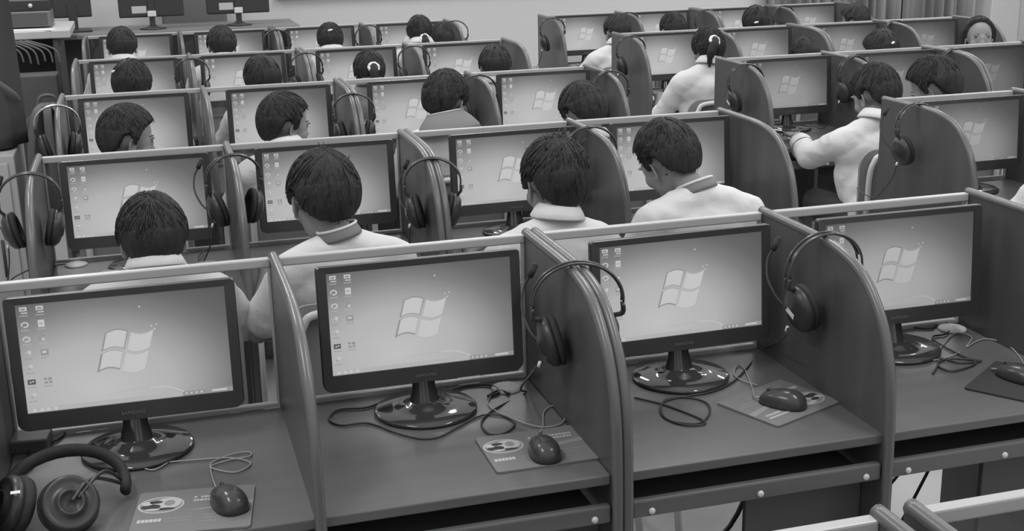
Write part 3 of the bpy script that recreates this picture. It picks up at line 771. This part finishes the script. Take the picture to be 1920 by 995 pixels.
def person(label, top, yaw=0, pitch=-12, roll=0, s=1.0, style='boy', shirt='shirt', tdx=0, tdy=0, tdz=0, lean=.05, tyaw=0, vox=.006, seed=1, spiky=0, tie=None, clip=None,
           collar='polo', lh=None, rh=None, legs=True, group='pupils seated at the computers', chair=True, thick=.019, sleeve=.75, wide=1.0):
    top = Vector(top)
    T = Matrix.Translation(V(0, 0, 0)) @ Euler((R(pitch), R(roll), R(yaw)), 'XYZ').to_matrix().to_4x4() @ Matrix.Scale(s, 4)
    Hc = top-V(0, 0, .131*s)
    # the rotation is Z (yaw) after X (pitch)
    T = Matrix.Translation(Hc) @ Matrix.Rotation(R(yaw), 4, 'Z') @ Matrix.Rotation(R(pitch), 4, 'X') @ Matrix.Rotation(R(roll), 4, 'Y') @ Matrix.Scale(s, 4)
    Nb = Hc+V(tdx, -.052+tdy, -.108*s+tdz)                     # base of neck
    Pv = V(Nb.x-.0, Nb.y-lean, .50)
    org = V(Pv.x, Pv.y, 0)
    ty = Matrix.Rotation(R(tyaw), 3, 'Z')
    def TT(x, y, z): return ty @ V(x, y, z)
    t = thing('person', label, 'person', org, 0, group)
    OI = Matrix.Translation(-org)
    bm = B(); TH = OI @ T
    head_parts(bm, TH)
    nb = Nb-org; pv = Pv-org
    capsule(bm, TH @ V(0, -.022, -.045), nb+TT(0, 0, -.01), .043*s, .046*s)
    ch = nb+TT(0, .018, -.14); wst = (ch+pv)*.5+V(0, 0, -.02)
    def torso(bm, g):
        sc_ = [nb+TT(q*.125, .0, -.052) for q in (-1, 1)]
        capsule(bm, sc_[0], sc_[1], .044+g, .044+g)
        for q in (-1, 1): capsule(bm, nb+TT(q*.012, -.004, .004), sc_[0 if q < 0 else 1]+V(0, 0, .006), .036+g*.8, .036+g)
        Ry = Matrix.Rotation(R(tyaw), 4, 'Z')
        def el(c, r_): ell(bm, (0, 0, 0), r_, Matrix.Translation(c) @ Ry, 3)
        el(nb+TT(0, .006, -.095), (.138+g, .078+g, .085+g)); el(ch, (.132+g, .086+g, .11+g)); el(wst, (.118+g, .083+g, .14+g)); el(pv+V(0, 0, .03), (.132+g, .095+g, .11+g))
        return sc_
    sh = torso(bm, -.004)
    zt = ZD+.03
    lh = Vector(lh) if lh else Pv+TT(-.16, .36, 0)*1; rh = Vector(rh) if rh else Pv+TT(.17, .36, 0)*1
    if lh.z < .55: lh = V(lh.x, lh.y-.01, .790)
    if rh.z < .55: rh = V(rh.x, rh.y-.01, .790)
    hands = []
    arms = []
    for q, hh in ((-1, lh-org), (1, rh-org)):
        S = nb+TT(q*.150, .002, -.062)
        d = hh-S; L = d.length; ua, fa = .235*max(1, L/.44), .205*max(1, L/.44)
        L = min(L, ua+fa-.005); a = (ua*ua-fa*fa+L*L)/(2*L); hgt = math.sqrt(max(ua*ua-a*a, 0))
        n_ = d.normalized(); dn = V(q*.45, -.1, -1); dn = (dn-n_*dn.dot(n_)).normalized()
        E_ = S+n_*a+dn*hgt; Wr = S+n_*L
        arm(bm, S, E_, Wr); fw = (Wr-E_).normalized(); fw.z *= .35
        hand(bm, Wr, fw, q); arms.append((S, E_, Wr))
    feet = []
    if legs:
        for q in (-1, 1):
            hp_ = pv+V(q*.075, .02, 0); kn = pv+V(q*.10, .37, .01); an = pv+V(q*.10, .36, -.43+.0)
            capsule(bm, hp_, kn, .070, .050); capsule(bm, kn, an, .048, .032); feet.append(an); capsule(bm, an, an+V(0, .10, -.035), .03, .024)
    me = remesh(bm, vox, 3); me.materials.append(MATS['skin']); link('body', me, t).name = 'body'
    # clothes
    b = B(); torso(b, .018)
    Ryy = Matrix.Rotation(R(tyaw), 4, 'Z')
    ell(b, (0, 0, 0), (.172, .088, .10), Matrix.Translation(nb+TT(0, .004, -.105)) @ Ryy, 3); ell(b, (0, 0, 0), (.152, .104, .20), Matrix.Translation(ch+V(0, 0, -.06)) @ Ryy, 3)
    for S, E_, Wr in arms:
        capsule(b, S, S+(E_-S)*.5, .059, .058); 
        if sleeve > 1:
            capsule(b, S+(E_-S)*.5, E_, .053*wide, .052*wide); capsule(b, E_, E_+(Wr-E_)*(sleeve-1), .051*wide, .046*wide)
        else: capsule(b, S+(E_-S)*.5, S+(E_-S)*sleeve, .058, .060)
    me = remesh(b, .008, 12)
    nrm = [v.normal.copy() for v in me.vertices]
    for v, vn in zip(me.vertices, nrm):
        p = v.co+org
        n_ = 1-2.2*abs(noise.noise(V(p.x*9+p.z*5, p.y*9, p.z*13+seed)))+.7*noise.noise(V(p.x*24+p.z*12, p.y*24, p.z*18+seed))
        v.co = v.co+vn*n_*.0034
    me.materials.append(MATS[shirt]); sho = link('shirt', me, t)
    if sleeve > 1.4:
        for S, E_, Wr in arms:
            q_ = (Wr-E_).normalized(); Q = Matrix.Translation(E_+(Wr-E_)*(sleeve-1.22)) @ q_.to_track_quat('Z', 'Y').to_matrix().to_4x4()
            b = B(); tube(b, [Q @ V(.0475*wide*math.cos(a), .0475*wide*math.sin(a), 0) for a in [2*math.pi*k/28 for k in range(28)]], .0035, 6, closed=True); obj('sleeve_stripe', b, 'collar_dark', sho, True)
    if legs:
        b = B(); ell(b, pv+V(0, 0, -.02), (.140, .112, .075), None, 3)
        for q, an in zip((-1, 1), feet):
            hp_ = pv+V(q*.075, .02, 0); kn = pv+V(q*.10, .37, .01)
            capsule(b, hp_, kn, .080, .062); capsule(b, kn, an+V(0, 0, .05), .060, .048)
        me = remesh(b, .012, 4); me.materials.append(MATS['trousers']); link('trousers', me, t)
        for an in feet:
            b = B(); capsule(b, an+V(0, -.01, -.025), an+V(0, .12, -.035), .042, .036); me = remesh(b, .012, 2)
            for v in me.vertices: v.co.z = max(v.co.z, .004)
            me.materials.append(MATS['shoe']); link('shoe', me, t)
    if collar:
        b = B(); n = 28
        ax = (TH @ V(0, -.022, -.045)-nb).normalized(); cc = nb+ax*.034+V(0, -.006, .014); ax = (ax+V(0, 0, 1.0 if collar == 'trim' else 1.3)).normalized(); Q = Matrix.Translation(cc) @ Matrix.Scale(1.06, 4) @ (ax.to_track_quat('Z', 'Y').to_matrix().to_4x4())
        # stand and fold
        rs = [(.052, -.004), (.050, .012), (.0495, .024), (.053, .027), (.059, .021), (.068, .006), (.076, -.010), (.073, -.014), (.064, -.002), (.055, .004), (.052, -.004)]
        if collar == 'trim': rs = [(.050, -.022), (.0490, .002), (.0510, .007), (.0535, .002), (.0600, -.014), (.060, -.022), (.050, -.022)]
        lathe(b, rs, n, Q @ Matrix.Diagonal((1.0, 1.0, 1, 1)))
        c_ = obj('collar', b, 'collar_dark' if collar == 'trim' else shirt, t, True)
        if collar == 'trim':
            b = B(); tube(b, [Q @ V(.0515*math.cos(a), .0515*math.sin(a), 0.0075) for a in [2*math.pi*k/32 for k in range(32)]], .0042, 8, closed=True); obj('collar_trim', b, shirt, c_, True)
        if collar == 'scarf':
            b = B(); lathe(b, [(.055, .03), (.066, .026), (.095, -.004), (.118, -.036), (.120, -.052), (.112, -.055), (.09, -.02), (.06, .01), (.055, .03)], n, Q @ Matrix.Diagonal((1.15, .9, 1, 1)))
            sc = obj('neckerchief', b, 'collar_dark', t, True)
            b = B(); tube(b, [Q @ V(.066*1.12*math.cos(a), .066*.9*math.sin(a), .027) for a in [2*math.pi*k/32 for k in range(32)]], .004, 8, closed=True); obj('neckerchief_edge', b, 'rail', sc, True)
            tb = B()
            for k in range(-5, 6):
                if k == 2: continue
                a = R(-90+k*7); tube(tb, [Q @ V(.108*1.15*math.cos(a), .108*.9*math.sin(a), -.018), Q @ V(.117*1.15*math.cos(a), .117*.9*math.sin(a), -.032)], .0028, 6)
            obj('neckerchief_print', tb, 'rail', sc)
    b = hair_mesh(TH, style, seed, thick, 260 if vox < .0065 else 90)
    if spiky: tufts(b, TH, spiky, 1.1, .034, seed)
    else: tufts(b, TH, 14, .9, .012, seed, (0, -.03, .115))
    h = obj('hair', b, 'hair', t, True)
    if tie:
        dx, dz, tl = tie
        o0 = V(dx, -.112, dz)
        b = B(); pts = [TH @ (o0+V(0, .02, .01)), TH @ (o0+V(0, -.012, .002)), TH @ o0+V(dx*.6, -.026, -.04), TH @ o0+V(dx*.8, -.020, -.04-tl*.5), TH @ o0+V(dx*.7, -.008, -.04-tl)]
        tube(b, pts, [.018, .020, .024, .023, .020, .014, .006], 14, 6); obj('ponytail', b, 'hair', t, True)
        Q = TH @ Matrix.Translation(o0+V(0, -.006, .004)) @ Matrix.Rotation(R(70), 4, 'X')
        b = B(); tube(b, [Q @ V(.027*math.cos(a), .025*math.sin(a), .003*math.sin(6*a)) for a in [2*math.pi*k/30 for k in range(30)]], .0085, 8, closed=True); obj('hair_tie', b, 'sticker', t, True)
    if clip:
        p = Vector(clip); 
        b = B(); ell(b, (0, 0, 0), (.020, .008, .007), TH @ Matrix.Translation(p) @ Matrix.Rotation(R(-10), 4, 'Y'), 2); obj('hair_clip', b, 'sticker', t, True)
    # face
    for q in (-1, 1):
        b = B(); ell(b, (q*.029, .0765, .002), (.0110, .0052, .0058), TH, 2); obj('eye', b, 'eye', t, True)
        b = B(); tube(b, [TH @ V(q*.015, .0865, .020), TH @ V(q*.033, .0800, .024), TH @ V(q*.045, .0645, .020)], .0024, 6, 4, flat=(1, .6)); obj('eyebrow', b, 'hair', t, True)
    b = B(); ell(b, (0, .0855, -.0605), (.019, .005, .0055), TH, 2); obj('lips', b, 'lip', t, True)
    if chair: make_chair(Pv.x, Pv.y-.145, 'school chair under '+' '.join(label.replace('person ', 'pupil ', 1).split()[:12]))
    return t

def topat(u, v, y):
    p = ony(u, v, y); return (p.x, p.y, p.z)
Y2, Y3, Y4, Y5 = YR[2]-.70, YR[3]-.70, YR[4]-.70, YR[5]-.70
person('person with round dark head against leftmost second-row screen, pale shirt', topat(278, 362, Y2), 2, -8, 0, 1.0, seed=3, tdy=-.01, tdz=.022, thick=.020)
person('person with both ears showing in trimmed pale shirt, second row second seat', topat(601, 282, Y2-.02), 10, -14, 3, 1.07, seed=5, tdx=.04, collar='trim', thick=.021, spiky=8, lean=.08, tyaw=6, vox=.005)
person('person with spiky hair and white polo collar, second row third seat', topat(1040, 256, Y2-.02), 10, -10, 2, 1.08, seed=8, spiky=46, thick=.021, tdx=-.018, tyaw=4, vox=.005)
person('person bent forward leaning left in broad pale shirt, second row aisle seat', topat(1255, 222, Y2+.02), 22, -26, -8, 1.0, seed=11, tdx=.062, tdy=-.05, tdz=.015, lean=.10, collar='trim', vox=.005)
person('person in left profile to the right with cropped hair, third row leftmost seat', topat(233, 195, Y3), -76, -8, 0, 1.02, seed=14, shirt='shirt_grey', vox=.005, lean=.05)
person('person in profile facing right with short fringe, third row second seat', topat(530, 172, Y3), -72, -6, 0, 1.0, seed=16, spiky=6, vox=.005)
person('person with dark printed neckerchief, third row third seat', topat(833, 130, Y3), -44, -12, 4, .98, seed=18, collar='scarf', vox=.005, lean=.07)
person('person bowed low between third-row screens at aisle seat', topat(1095, 152, Y3+.05), 12, -30, -4, 1.06, seed=21, tdy=-.05, vox=.005)
person('person with white hair clip, fourth row leftmost seat', topat(243, 110, Y4), -25, -10, 0, .98, seed=23, style='girl', clip=(-.050, -.080, .066), vox=.007)
person('person with parted dark hair, fourth row second seat', topat(490, 103, Y4), 14, -16, -6, .98, seed=25, style='girl', vox=.007)
person('person with low white hair tie, fourth row third seat', topat(690, 93, Y4), 6, -4, 0, .86, seed=27, style='girl', tie=(-.004, .028, .08), shirt='shirt_grey', vox=.007)
person('person with plain round head, fourth row aisle seat', topat(927, 83, Y4+.02), -8, -14, 0, .92, seed=29, vox=.007)
person('person with round head, farthest row leftmost seat', topat(225, 50, Y5), 0, -8, 0, .95, seed=31, vox=.008)
person('person with round head, farthest row second seat, before black office chair', topat(413, 48, Y5), 2, -10, 0, .95, seed=33, vox=.008)
person('person with pale curved clip high on hair, farthest row third seat', topat(617, 42, Y5), 4, -8, 0, .86, seed=35, style='girl', clip=(-.015, -.101, .072), vox=.008)
person('person with white ring hair tie sitting tall, farthest row aisle side', topat(785, 28, Y5-.12), 4, -2, 0, .84, seed=37, style='girl', tie=(.004, -.032, .06), vox=.008)
person('person with dark head right beside the white hair tie, farthest row', topat(828, 42, Y5+.20), -10, -16, 0, .86, seed=39, vox=.008)
person('person in pale shirt leaning left, right block back row first seat', topat(1157, 26, Y5), 8, -14, 0, .94, seed=41, vox=.008, tdx=-.02, lh=(.76, Y5+.30, .77), sleeve=1.3)
person('person with low dark head, right block back row second seat', topat(1262, 22, Y5), 0, -12, 0, .95, seed=43, vox=.008)
person('person with tiny white hair clip low, right block back row third seat', topat(1418, 10, Y5), 0, -12, 0, .96, seed=45, style='girl', clip=(-.045, -.102, .004), vox=.008)
person('person at far right of the back row before the curtain', topat(1605, 6, Y5), 30, -12, 0, .98, seed=47, vox=.008)
person('person with dark ponytail and white tie, right block third row aisle seat', topat(1329, 50, Y4-.06), 12, -12, 0, .93, seed=49, style='girl', tie=(-.038, .036, .09), vox=.006, tdy=-.0, tdx=-.02, sleeve=1.2)
person('person hidden against dark partition, right block third row second seat', topat(1510, 68, Y4+.05), 0, -20, 0, .90, seed=51, vox=.008)
person('person bent left with tiny white bead in hair, right block third row third seat', topat(1655, 54, Y4), 35, -22, 0, 1.0, seed=53, style='girl', clip=(-.048, -.102, .026), vox=.007)
person('person with face turned back toward the camera, far right of the third row', topat(1838, 30, Y4), 158, 13, 0, 1.02, seed=55, style='open', vox=.004, collar='polo')
person('person in white shirt reaching over the desk, right block second row', topat(1645, 118, Y3-.12), 16, -18, 0, 1.08, seed=57, vox=.005, tdx=-.05, tdy=-.02, lh=(.83, Y3+.22, .78), sleeve=1.62, lean=.10, wide=1.12)
person('person bent with dark fringe, right block second row beyond the reaching boy', topat(1757, 106, Y3+.05), 38, -26, 0, 1.12, seed=59, vox=.006, thick=.024)
person('person cut by right photo edge, only white shirt sleeve showing', (.90, YR[2]-.74, 1.20), 0, -10, 0, 1.0, seed=61, vox=.008, tdx=0, sleeve=1.2)

# ------------------------------------------------------------------ things at the teacher's end
TZ = 1.03
t = thing('teacher_desk', 'long pale teacher console along the back behind the left block', 'desk', (-1.9, 6.9, 0))
b = B(); box(b, (-.95, -.30, TZ-.03), (1.02, .35, TZ), .004); obj('desktop', b, 'wood_mid', t)
for x in (-.93, .98):
    b = B(); box(b, (x, -.28, 0), (x+.03, .33, TZ-.03)); obj('side_panel', b, 'wood_mid', t)
b = B(); box(b, (-.9, .26, .1), (.98, .28, TZ-.03)); obj('back_panel', b, 'wood_mid', t)
def back_monitor(x, y, label):
    t = thing('monitor', label, 'monitor', (x, y, TZ), 0, 'teacher monitors seen from behind')
    b = B(); box(b, (-.225, -.02, .085), (.225, .025, .40), .012, 3); obj('casing', b, 'monitor_back', t)
    b = B(); box(b, (-.135, -.0225, .115), (-.035, -.0205, .165)); obj('rating_label', b, 'ink_light', t)
    b = B(); box(b, (-.02, -.03, .02), (.02, -.005, .22), .004); obj('stand_neck', b, 'monitor_back', t)
    b = B(); box(b, (-.03, -.045, .09), (.03, -.028, .13), .004); obj('hinge_cover', b, 'paper', t)
    b = B(); lathe(b, [(0, 0), (.09, 0), (.095, .006), (.05, .014), (.02, .03), (0, .032)], 32); obj('stand_base', b, 'monitor_back', t, True)
back_monitor(ony(285, 30, 6.85).x, 6.85, 'black monitor seen from behind on teacher desk, left of the office chair')
back_monitor(ony(447, 25, 6.85).x, 6.85, 'black monitor seen from behind on teacher desk, right of the office chair')
t = thing('office_chair', 'dark padded office chair between the two teacher monitors', 'chair', (ony(368, 30, 7.4).x, 7.78, 0), R(180))
b = B(); box(b, (-.25, .0, .60), (.25, .08, 1.28), .035, 4); obj('backrest', b, 'cloth_mid', t, True)
b = B(); box(b, (-.26, .0, .50), (.26, .5, .60), .03, 3); obj('seat', b, 'cloth_dark', t, True)
b = B(); tube(b, [V(0, .22, .1), V(0, .22, .5)], .03, 12); obj('gas_column', b, 'plastic', t)
for s in (-1, 1):
    b = B(); box(b, (s*.30-.035, .05, .76), (s*.30+.035, .34, .80), .015, 3); box(b, (s*.30-.012, .15, .54), (s*.30+.012, .20, .77)); obj('armrest', b, 'plastic', t)
for k in range(5):
    a = R(72*k); b = B(); tube(b, [V(0, .22, .10), V(.28*math.cos(a), .22+.28*math.sin(a), .06)], [.025, .015], 8); ell(b, (.28*math.cos(a), .22+.28*math.sin(a), .03), (.025, .025, .03), None, 2); obj('foot', b, 'plastic', t)
# whiteboard
t = thing('whiteboard', 'white writing board on the back wall above the farthest row', 'board', (.35, WY-.02, 0))
b = B(); box(b, (-1.25, -.012, 1.162), (1.6, .012, 2.3), .004); obj('surface', b, 'white', t)
b = B(); box(b, (-1.27, -.05, 1.150), (1.62, .015, 1.162), .004); obj('pen_tray', b, 'rail', t)
# side console with boxes at the far left
cz = 1.125
t = thing('side_console', 'pale thick-topped console at the upper left corner', 'table', (-2.98, 6.2, 0))
b = B(); box(b, (-.62, -.30, cz-.05), (.56, .45, cz), .006); obj('desktop', b, 'table_light', t)
b = B(); box(b, (-.58, .30, 0), (.46, .33, cz-.05)); obj('back_panel', b, 'cabinet', t)
for x in (-.60, .45):
    b = B(); box(b, (x, -.27, 0), (x+.03, .42, cz-.05)); obj('side_panel', b, 'cabinet', t)
t = thing('amplifier', 'dark flat amplifier on the pale console, upper left', 'electronics', (-2.80, 6.3, cz))
b = B(); box(b, (-.26, -.16, .008), (.26, .18, .105), .006); obj('housing', b, 'wood_mid', t)
b = B(); box(b, (-.24, -.163, .02), (.24, -.158, .095)); obj('front_plate', b, 'cabinet', t)
for x in (-.2, .2):
    b = B(); box(b, (x-.02, -.12, 0), (x+.02, .12, .01)); obj('foot', b, 'plastic', t)
t = thing('disc_player', 'slim black player with two bright knobs stacked on amplifier', 'electronics', (-2.74, 6.33, cz+.106))
b = B(); box(b, (-.20, -.13, .0), (.20, .15, .07), .005); obj('housing', b, 'plastic', t)
for x in (-.10, .08):
    b = B(); lathe(b, [(0, .012), (.012, .012), (.014, 0), (0, 0)], 16, Matrix.Translation(V(x, -.13, .035)) @ Matrix.Rotation(R(90), 4, 'X')); obj('knob', b, 'paper', t)
t = thing('monitor', 'plain black display seen from behind beside the amplifier', 'monitor', (-2.44, 6.9, TZ), R(4))
b = B(); box(b, (-.13, -.02, .10), (.13, .025, .50), .01); obj('casing', b, 'monitor_back', t)
b = B(); box(b, (-.03, -.03, .015), (.03, .0, .2)); obj('stand_neck', b, 'monitor_back', t)
b = B(); box(b, (-.12, -.09, 0), (.12, .09, .016), .005); obj('stand_base', b, 'monitor_back', t)
for i, (x, y, a) in enumerate(((-3.05, 6.0, 8), (-2.66, 5.99, -15))):
    b = B(); box(b, (-.15, -.06, 0), (.15, .06, .003)); o = obj('paper_sheet', b, 'paper', None, False, (x, y, cz+.0005)); o.rotation_euler.z = R(a)
    tag(o, ['white paper sheet at left end of the pale console', 'white paper sheet at right end of the pale console'][i], 'paper', 'papers on the console')
# cable bundle under the console
for k in range(9):
    x = -2.97+k*.035; b = B()
    tube(b, [V(0, .0, .0), V(.05, -.02, -.01), V(.11+.008*k, -.04, -.06), V(.13+.008*k, -.04, -.13-.01*(k % 3))], .006, 8, 5)
    o = obj('cable', b, ['strap', 'strap', 'cloth_mid'][k % 3], None, True, (x, 5.88, cz-.055)); tag(o, ['first', 'second', 'third', 'fourth', 'fifth', 'sixth', 'seventh', 'eighth', 'ninth'][k]+' cable from the left drooping in the bundle under the pale console', 'cable', 'cables drooping under the console')
b = B(); tube(b, [V(0, 0, 0), V(-.06, 0, -.10), V(.02, 0, -.22), V(.05, 0, -.35), V(-.03, 0, -.5), V(-.08, .0, -.48)], .006, 8, 6); o = obj('cable', b, 'chair_panel', None, True, (-2.90, 5.58, 1.04)); tag(o, 'single pale wavy cable hanging left of the cable bundle', 'cable')
t = thing('equipment_cabinet', 'dark equipment cabinet under the pale console at far left', 'cabinet', (-2.93, 5.72, 0))
b = B(); box(b, (-.30, -.10, 0), (.42, .10, .88), .01); obj('housing', b, 'cabinet', t)
for z in (.74, .70):
    b = B(); ell(b, (-.2, -.105, z), (.012, .006, .012), None, 2); obj('indicator', b, 'paper', t)
# backpack
t = thing('backpack', 'dark grey backpack hanging open at left end of the fourth row', 'bag', (-2.46, 3.95, .33))
b = B()
ell(b, (0, 0, .33), (.17, .10, .26), None, 3); ell(b, (0, -.03, .14), (.19, .12, .17), None, 3); ell(b, (0, -.09, .16), (.13, .07, .13), None, 3)
me = remesh(b, .015, 5); me.materials.append(MATS['bag']); link('bag_body', me, t)
for dx in (-.07, .0, .07):
    b = B(); tube(b, [V(dx*.3, -.02, .60), V(dx*.8, -.10, .56), V(dx*1.3, -.135, .40), V(dx*1.5, -.15, .16)], .016, 8, 6, flat=(1.3, .35)); obj('strap', b, 'strap', t, True)
b = B(); tube(b, [V(-.05, 0, .57), V(-.03, 0, .63), V(.03, 0, .63), V(.05, 0, .57)], .009, 8, 5); obj('handle', b, 'strap', t, True)
# dark coat / cloth at the left edge and the pale cupboard under it
t = thing('pale_cupboard', 'pale grey cupboard under the dark cloth at the left photo edge', 'cabinet', (-2.86, 2.72, 0))
b = B(); box(b, (-.36, -.22, 0), (.36, .22, .93), .006); obj('carcass', b, 'cabinet_light', t)
b = B(); box(b, (-.34, -.232, .06), (.335, -.221, .90), .004); dd = obj('door', b, 'cabinet_light', t)
b = B(); tube(b, [V(.28, -.245, .45), V(.28, -.245, .60)], .006, 8); obj('handle', b, 'cable', dd)
t = thing('draped_cloth', 'dark grey draped cloth with diagonal band above the pale cupboard, upper left edge', 'cloth', (-2.80, 2.70, .94))
b = B(); NX, NZ = 30, 24; g = []
for j in range(NZ+1):
    row = []
    for i in range(NX*2):
        a = 2*math.pi*i/(NX*2); z = j/NZ*1.25
        rx_ = .33*(1-.06*z)+.018*math.sin(a*7+z*2); ry_ = .16*(1-.1*z)+.014*math.cos(a*9)
        row.append(b.verts.new(V(rx_*math.cos(a), ry_*math.sin(a), z)))
    g.append(row)
for A, B_ in zip(g, g[1:]):
    for i in range(NX*2): b.faces.new((A[i], A[(i+1) % (NX*2)], B_[(i+1) % (NX*2)], B_[i]))
b.faces.new(g[0][::-1]); b.faces.new(g[-1]); obj('cloth', b, 'cloth_dark', t, True)
b = B(); tube(b, [V(-.30, -.06, .74), V(-.2, -.125, .64), V(.05, -.155, .42), V(.20, -.120, .29), V(.29, -.05, .20), V(.30, .03, .15)], .035, 10, 6, flat=(.25, 1)); obj('band', b, 'cloth_mid', t, True)
# curtains
for i, (u0, u1, lab) in enumerate(((1437, 1560, 'grey curtain panel left of the person at far back right'), (1562, 1690, 'grey curtain panel behind the back row, middle of window'), (1692, 1824, 'grey curtain panel right end beside the white pillar'))):
    xa, xb = ony(u0, 5, WY-.13).x, ony(u1, 5, WY-.13).x
    b = B(); n = 70; g0 = []; g1 = []
    for sgn in (0, 1):
        for j, z in enumerate((.25, 2.75)):
            row = []
            for k in range(n+1):
                x = (xb-xa)*k/n; y = .035*math.sin(k/n*2*math.pi*6+i+1.5*math.sin(k*.13+i))+.012*math.sin(k*.9)+.004*sgn
                row.append(b.verts.new(V(x-(xb-xa)/2, y, z)))
            g0.append(row)
    for A, B_ in ((g0[0], g0[1]), (g0[3], g0[2]), (g0[1], g0[3]), (g0[2], g0[0])):
        for k in range(n): b.faces.new((A[k], A[k+1], B_[k+1], B_[k]))
    for k in (0, n): b.faces.new((g0[0][k], g0[1][k], g0[3][k], g0[2][k]))
    o = obj('curtain', b, 'curtain', None, True, ((xa+xb)/2, WY-.13, 0)); tag(o, lab, 'curtain', 'curtains on the back wall')
# loose papers and keyboards on the right block
def paper(label, pix, z=ZD):
    pts = [onz(u, v, z) for u, v in pix]; c = sum(pts, V(0, 0, 0))/4
    b = B(); prism(b, [(p.x-c.x, p.y-c.y) for p in pts], lambda a, q, d: V(a, q, d), 0, .004); o = obj('paper_sheet', b, 'paper', None, False, (c.x, c.y, z+.0005)); tag(o, label, 'paper', 'papers on the right block desks')
paper('white papers on desk left of the girl with ponytail, right block third row', [(1216, 190), (1262, 190), (1258, 172), (1220, 173)])
paper('white papers beside the first ones under the screen, right block third row', [(1266, 186), (1296, 184), (1288, 165), (1250, 167)])
paper('white sheet under the hand of the reaching boy, right block second row', [(1478, 262), (1512, 265), (1505, 250), (1474, 248)])
b = B()
t = thing('crumpled_bag', 'crumpled white plastic bag seen beneath the leftmost second-row screen', 'bag', (-2.270, 2.42, .49))
b = B(); bmesh.ops.create_icosphere(b, subdivisions=4, radius=1)
for v in b.verts:
    n_ = noise.noise(v.co*2.2)+.5*noise.noise(v.co*5)
    v.co = V(v.co.x*.05, v.co.y*.045, v.co.z*.035)*(1+.35*n_); v.co.z = max(v.co.z, -.028)
    v.co.z += .029
obj('bag_body', b, 'white', t)
# cords behind the desks of the nearest row
for i, (x0, rr) in enumerate(((-1.02, .006), (-.50, .004), (-.47, .004))):
    b = B(); tube(b, [V(0, 0, .55), V(.05, .01, .36), V(.16, .0, .27), V(.32, .02, .33), V(.40, .0, .56)] if i == 0 else [V(0, 0, .60), V(.05, .0, .52-.1*i), V(.14, 0, .46-.12*i), V(.30, 0, .50)], rr, 8, 6)
    o = obj('cable', b, 'cable', None, True, (x0, -.12-.03*i, 0)); tag(o, ['thick black cable bundle drooping under the third desk of nearest row', 'thin black cable under the rightmost desk of nearest row', 'lower thin black cable crossing under the rightmost desk'][i], 'cable')
bpy.data.scenes.remove(TMP)
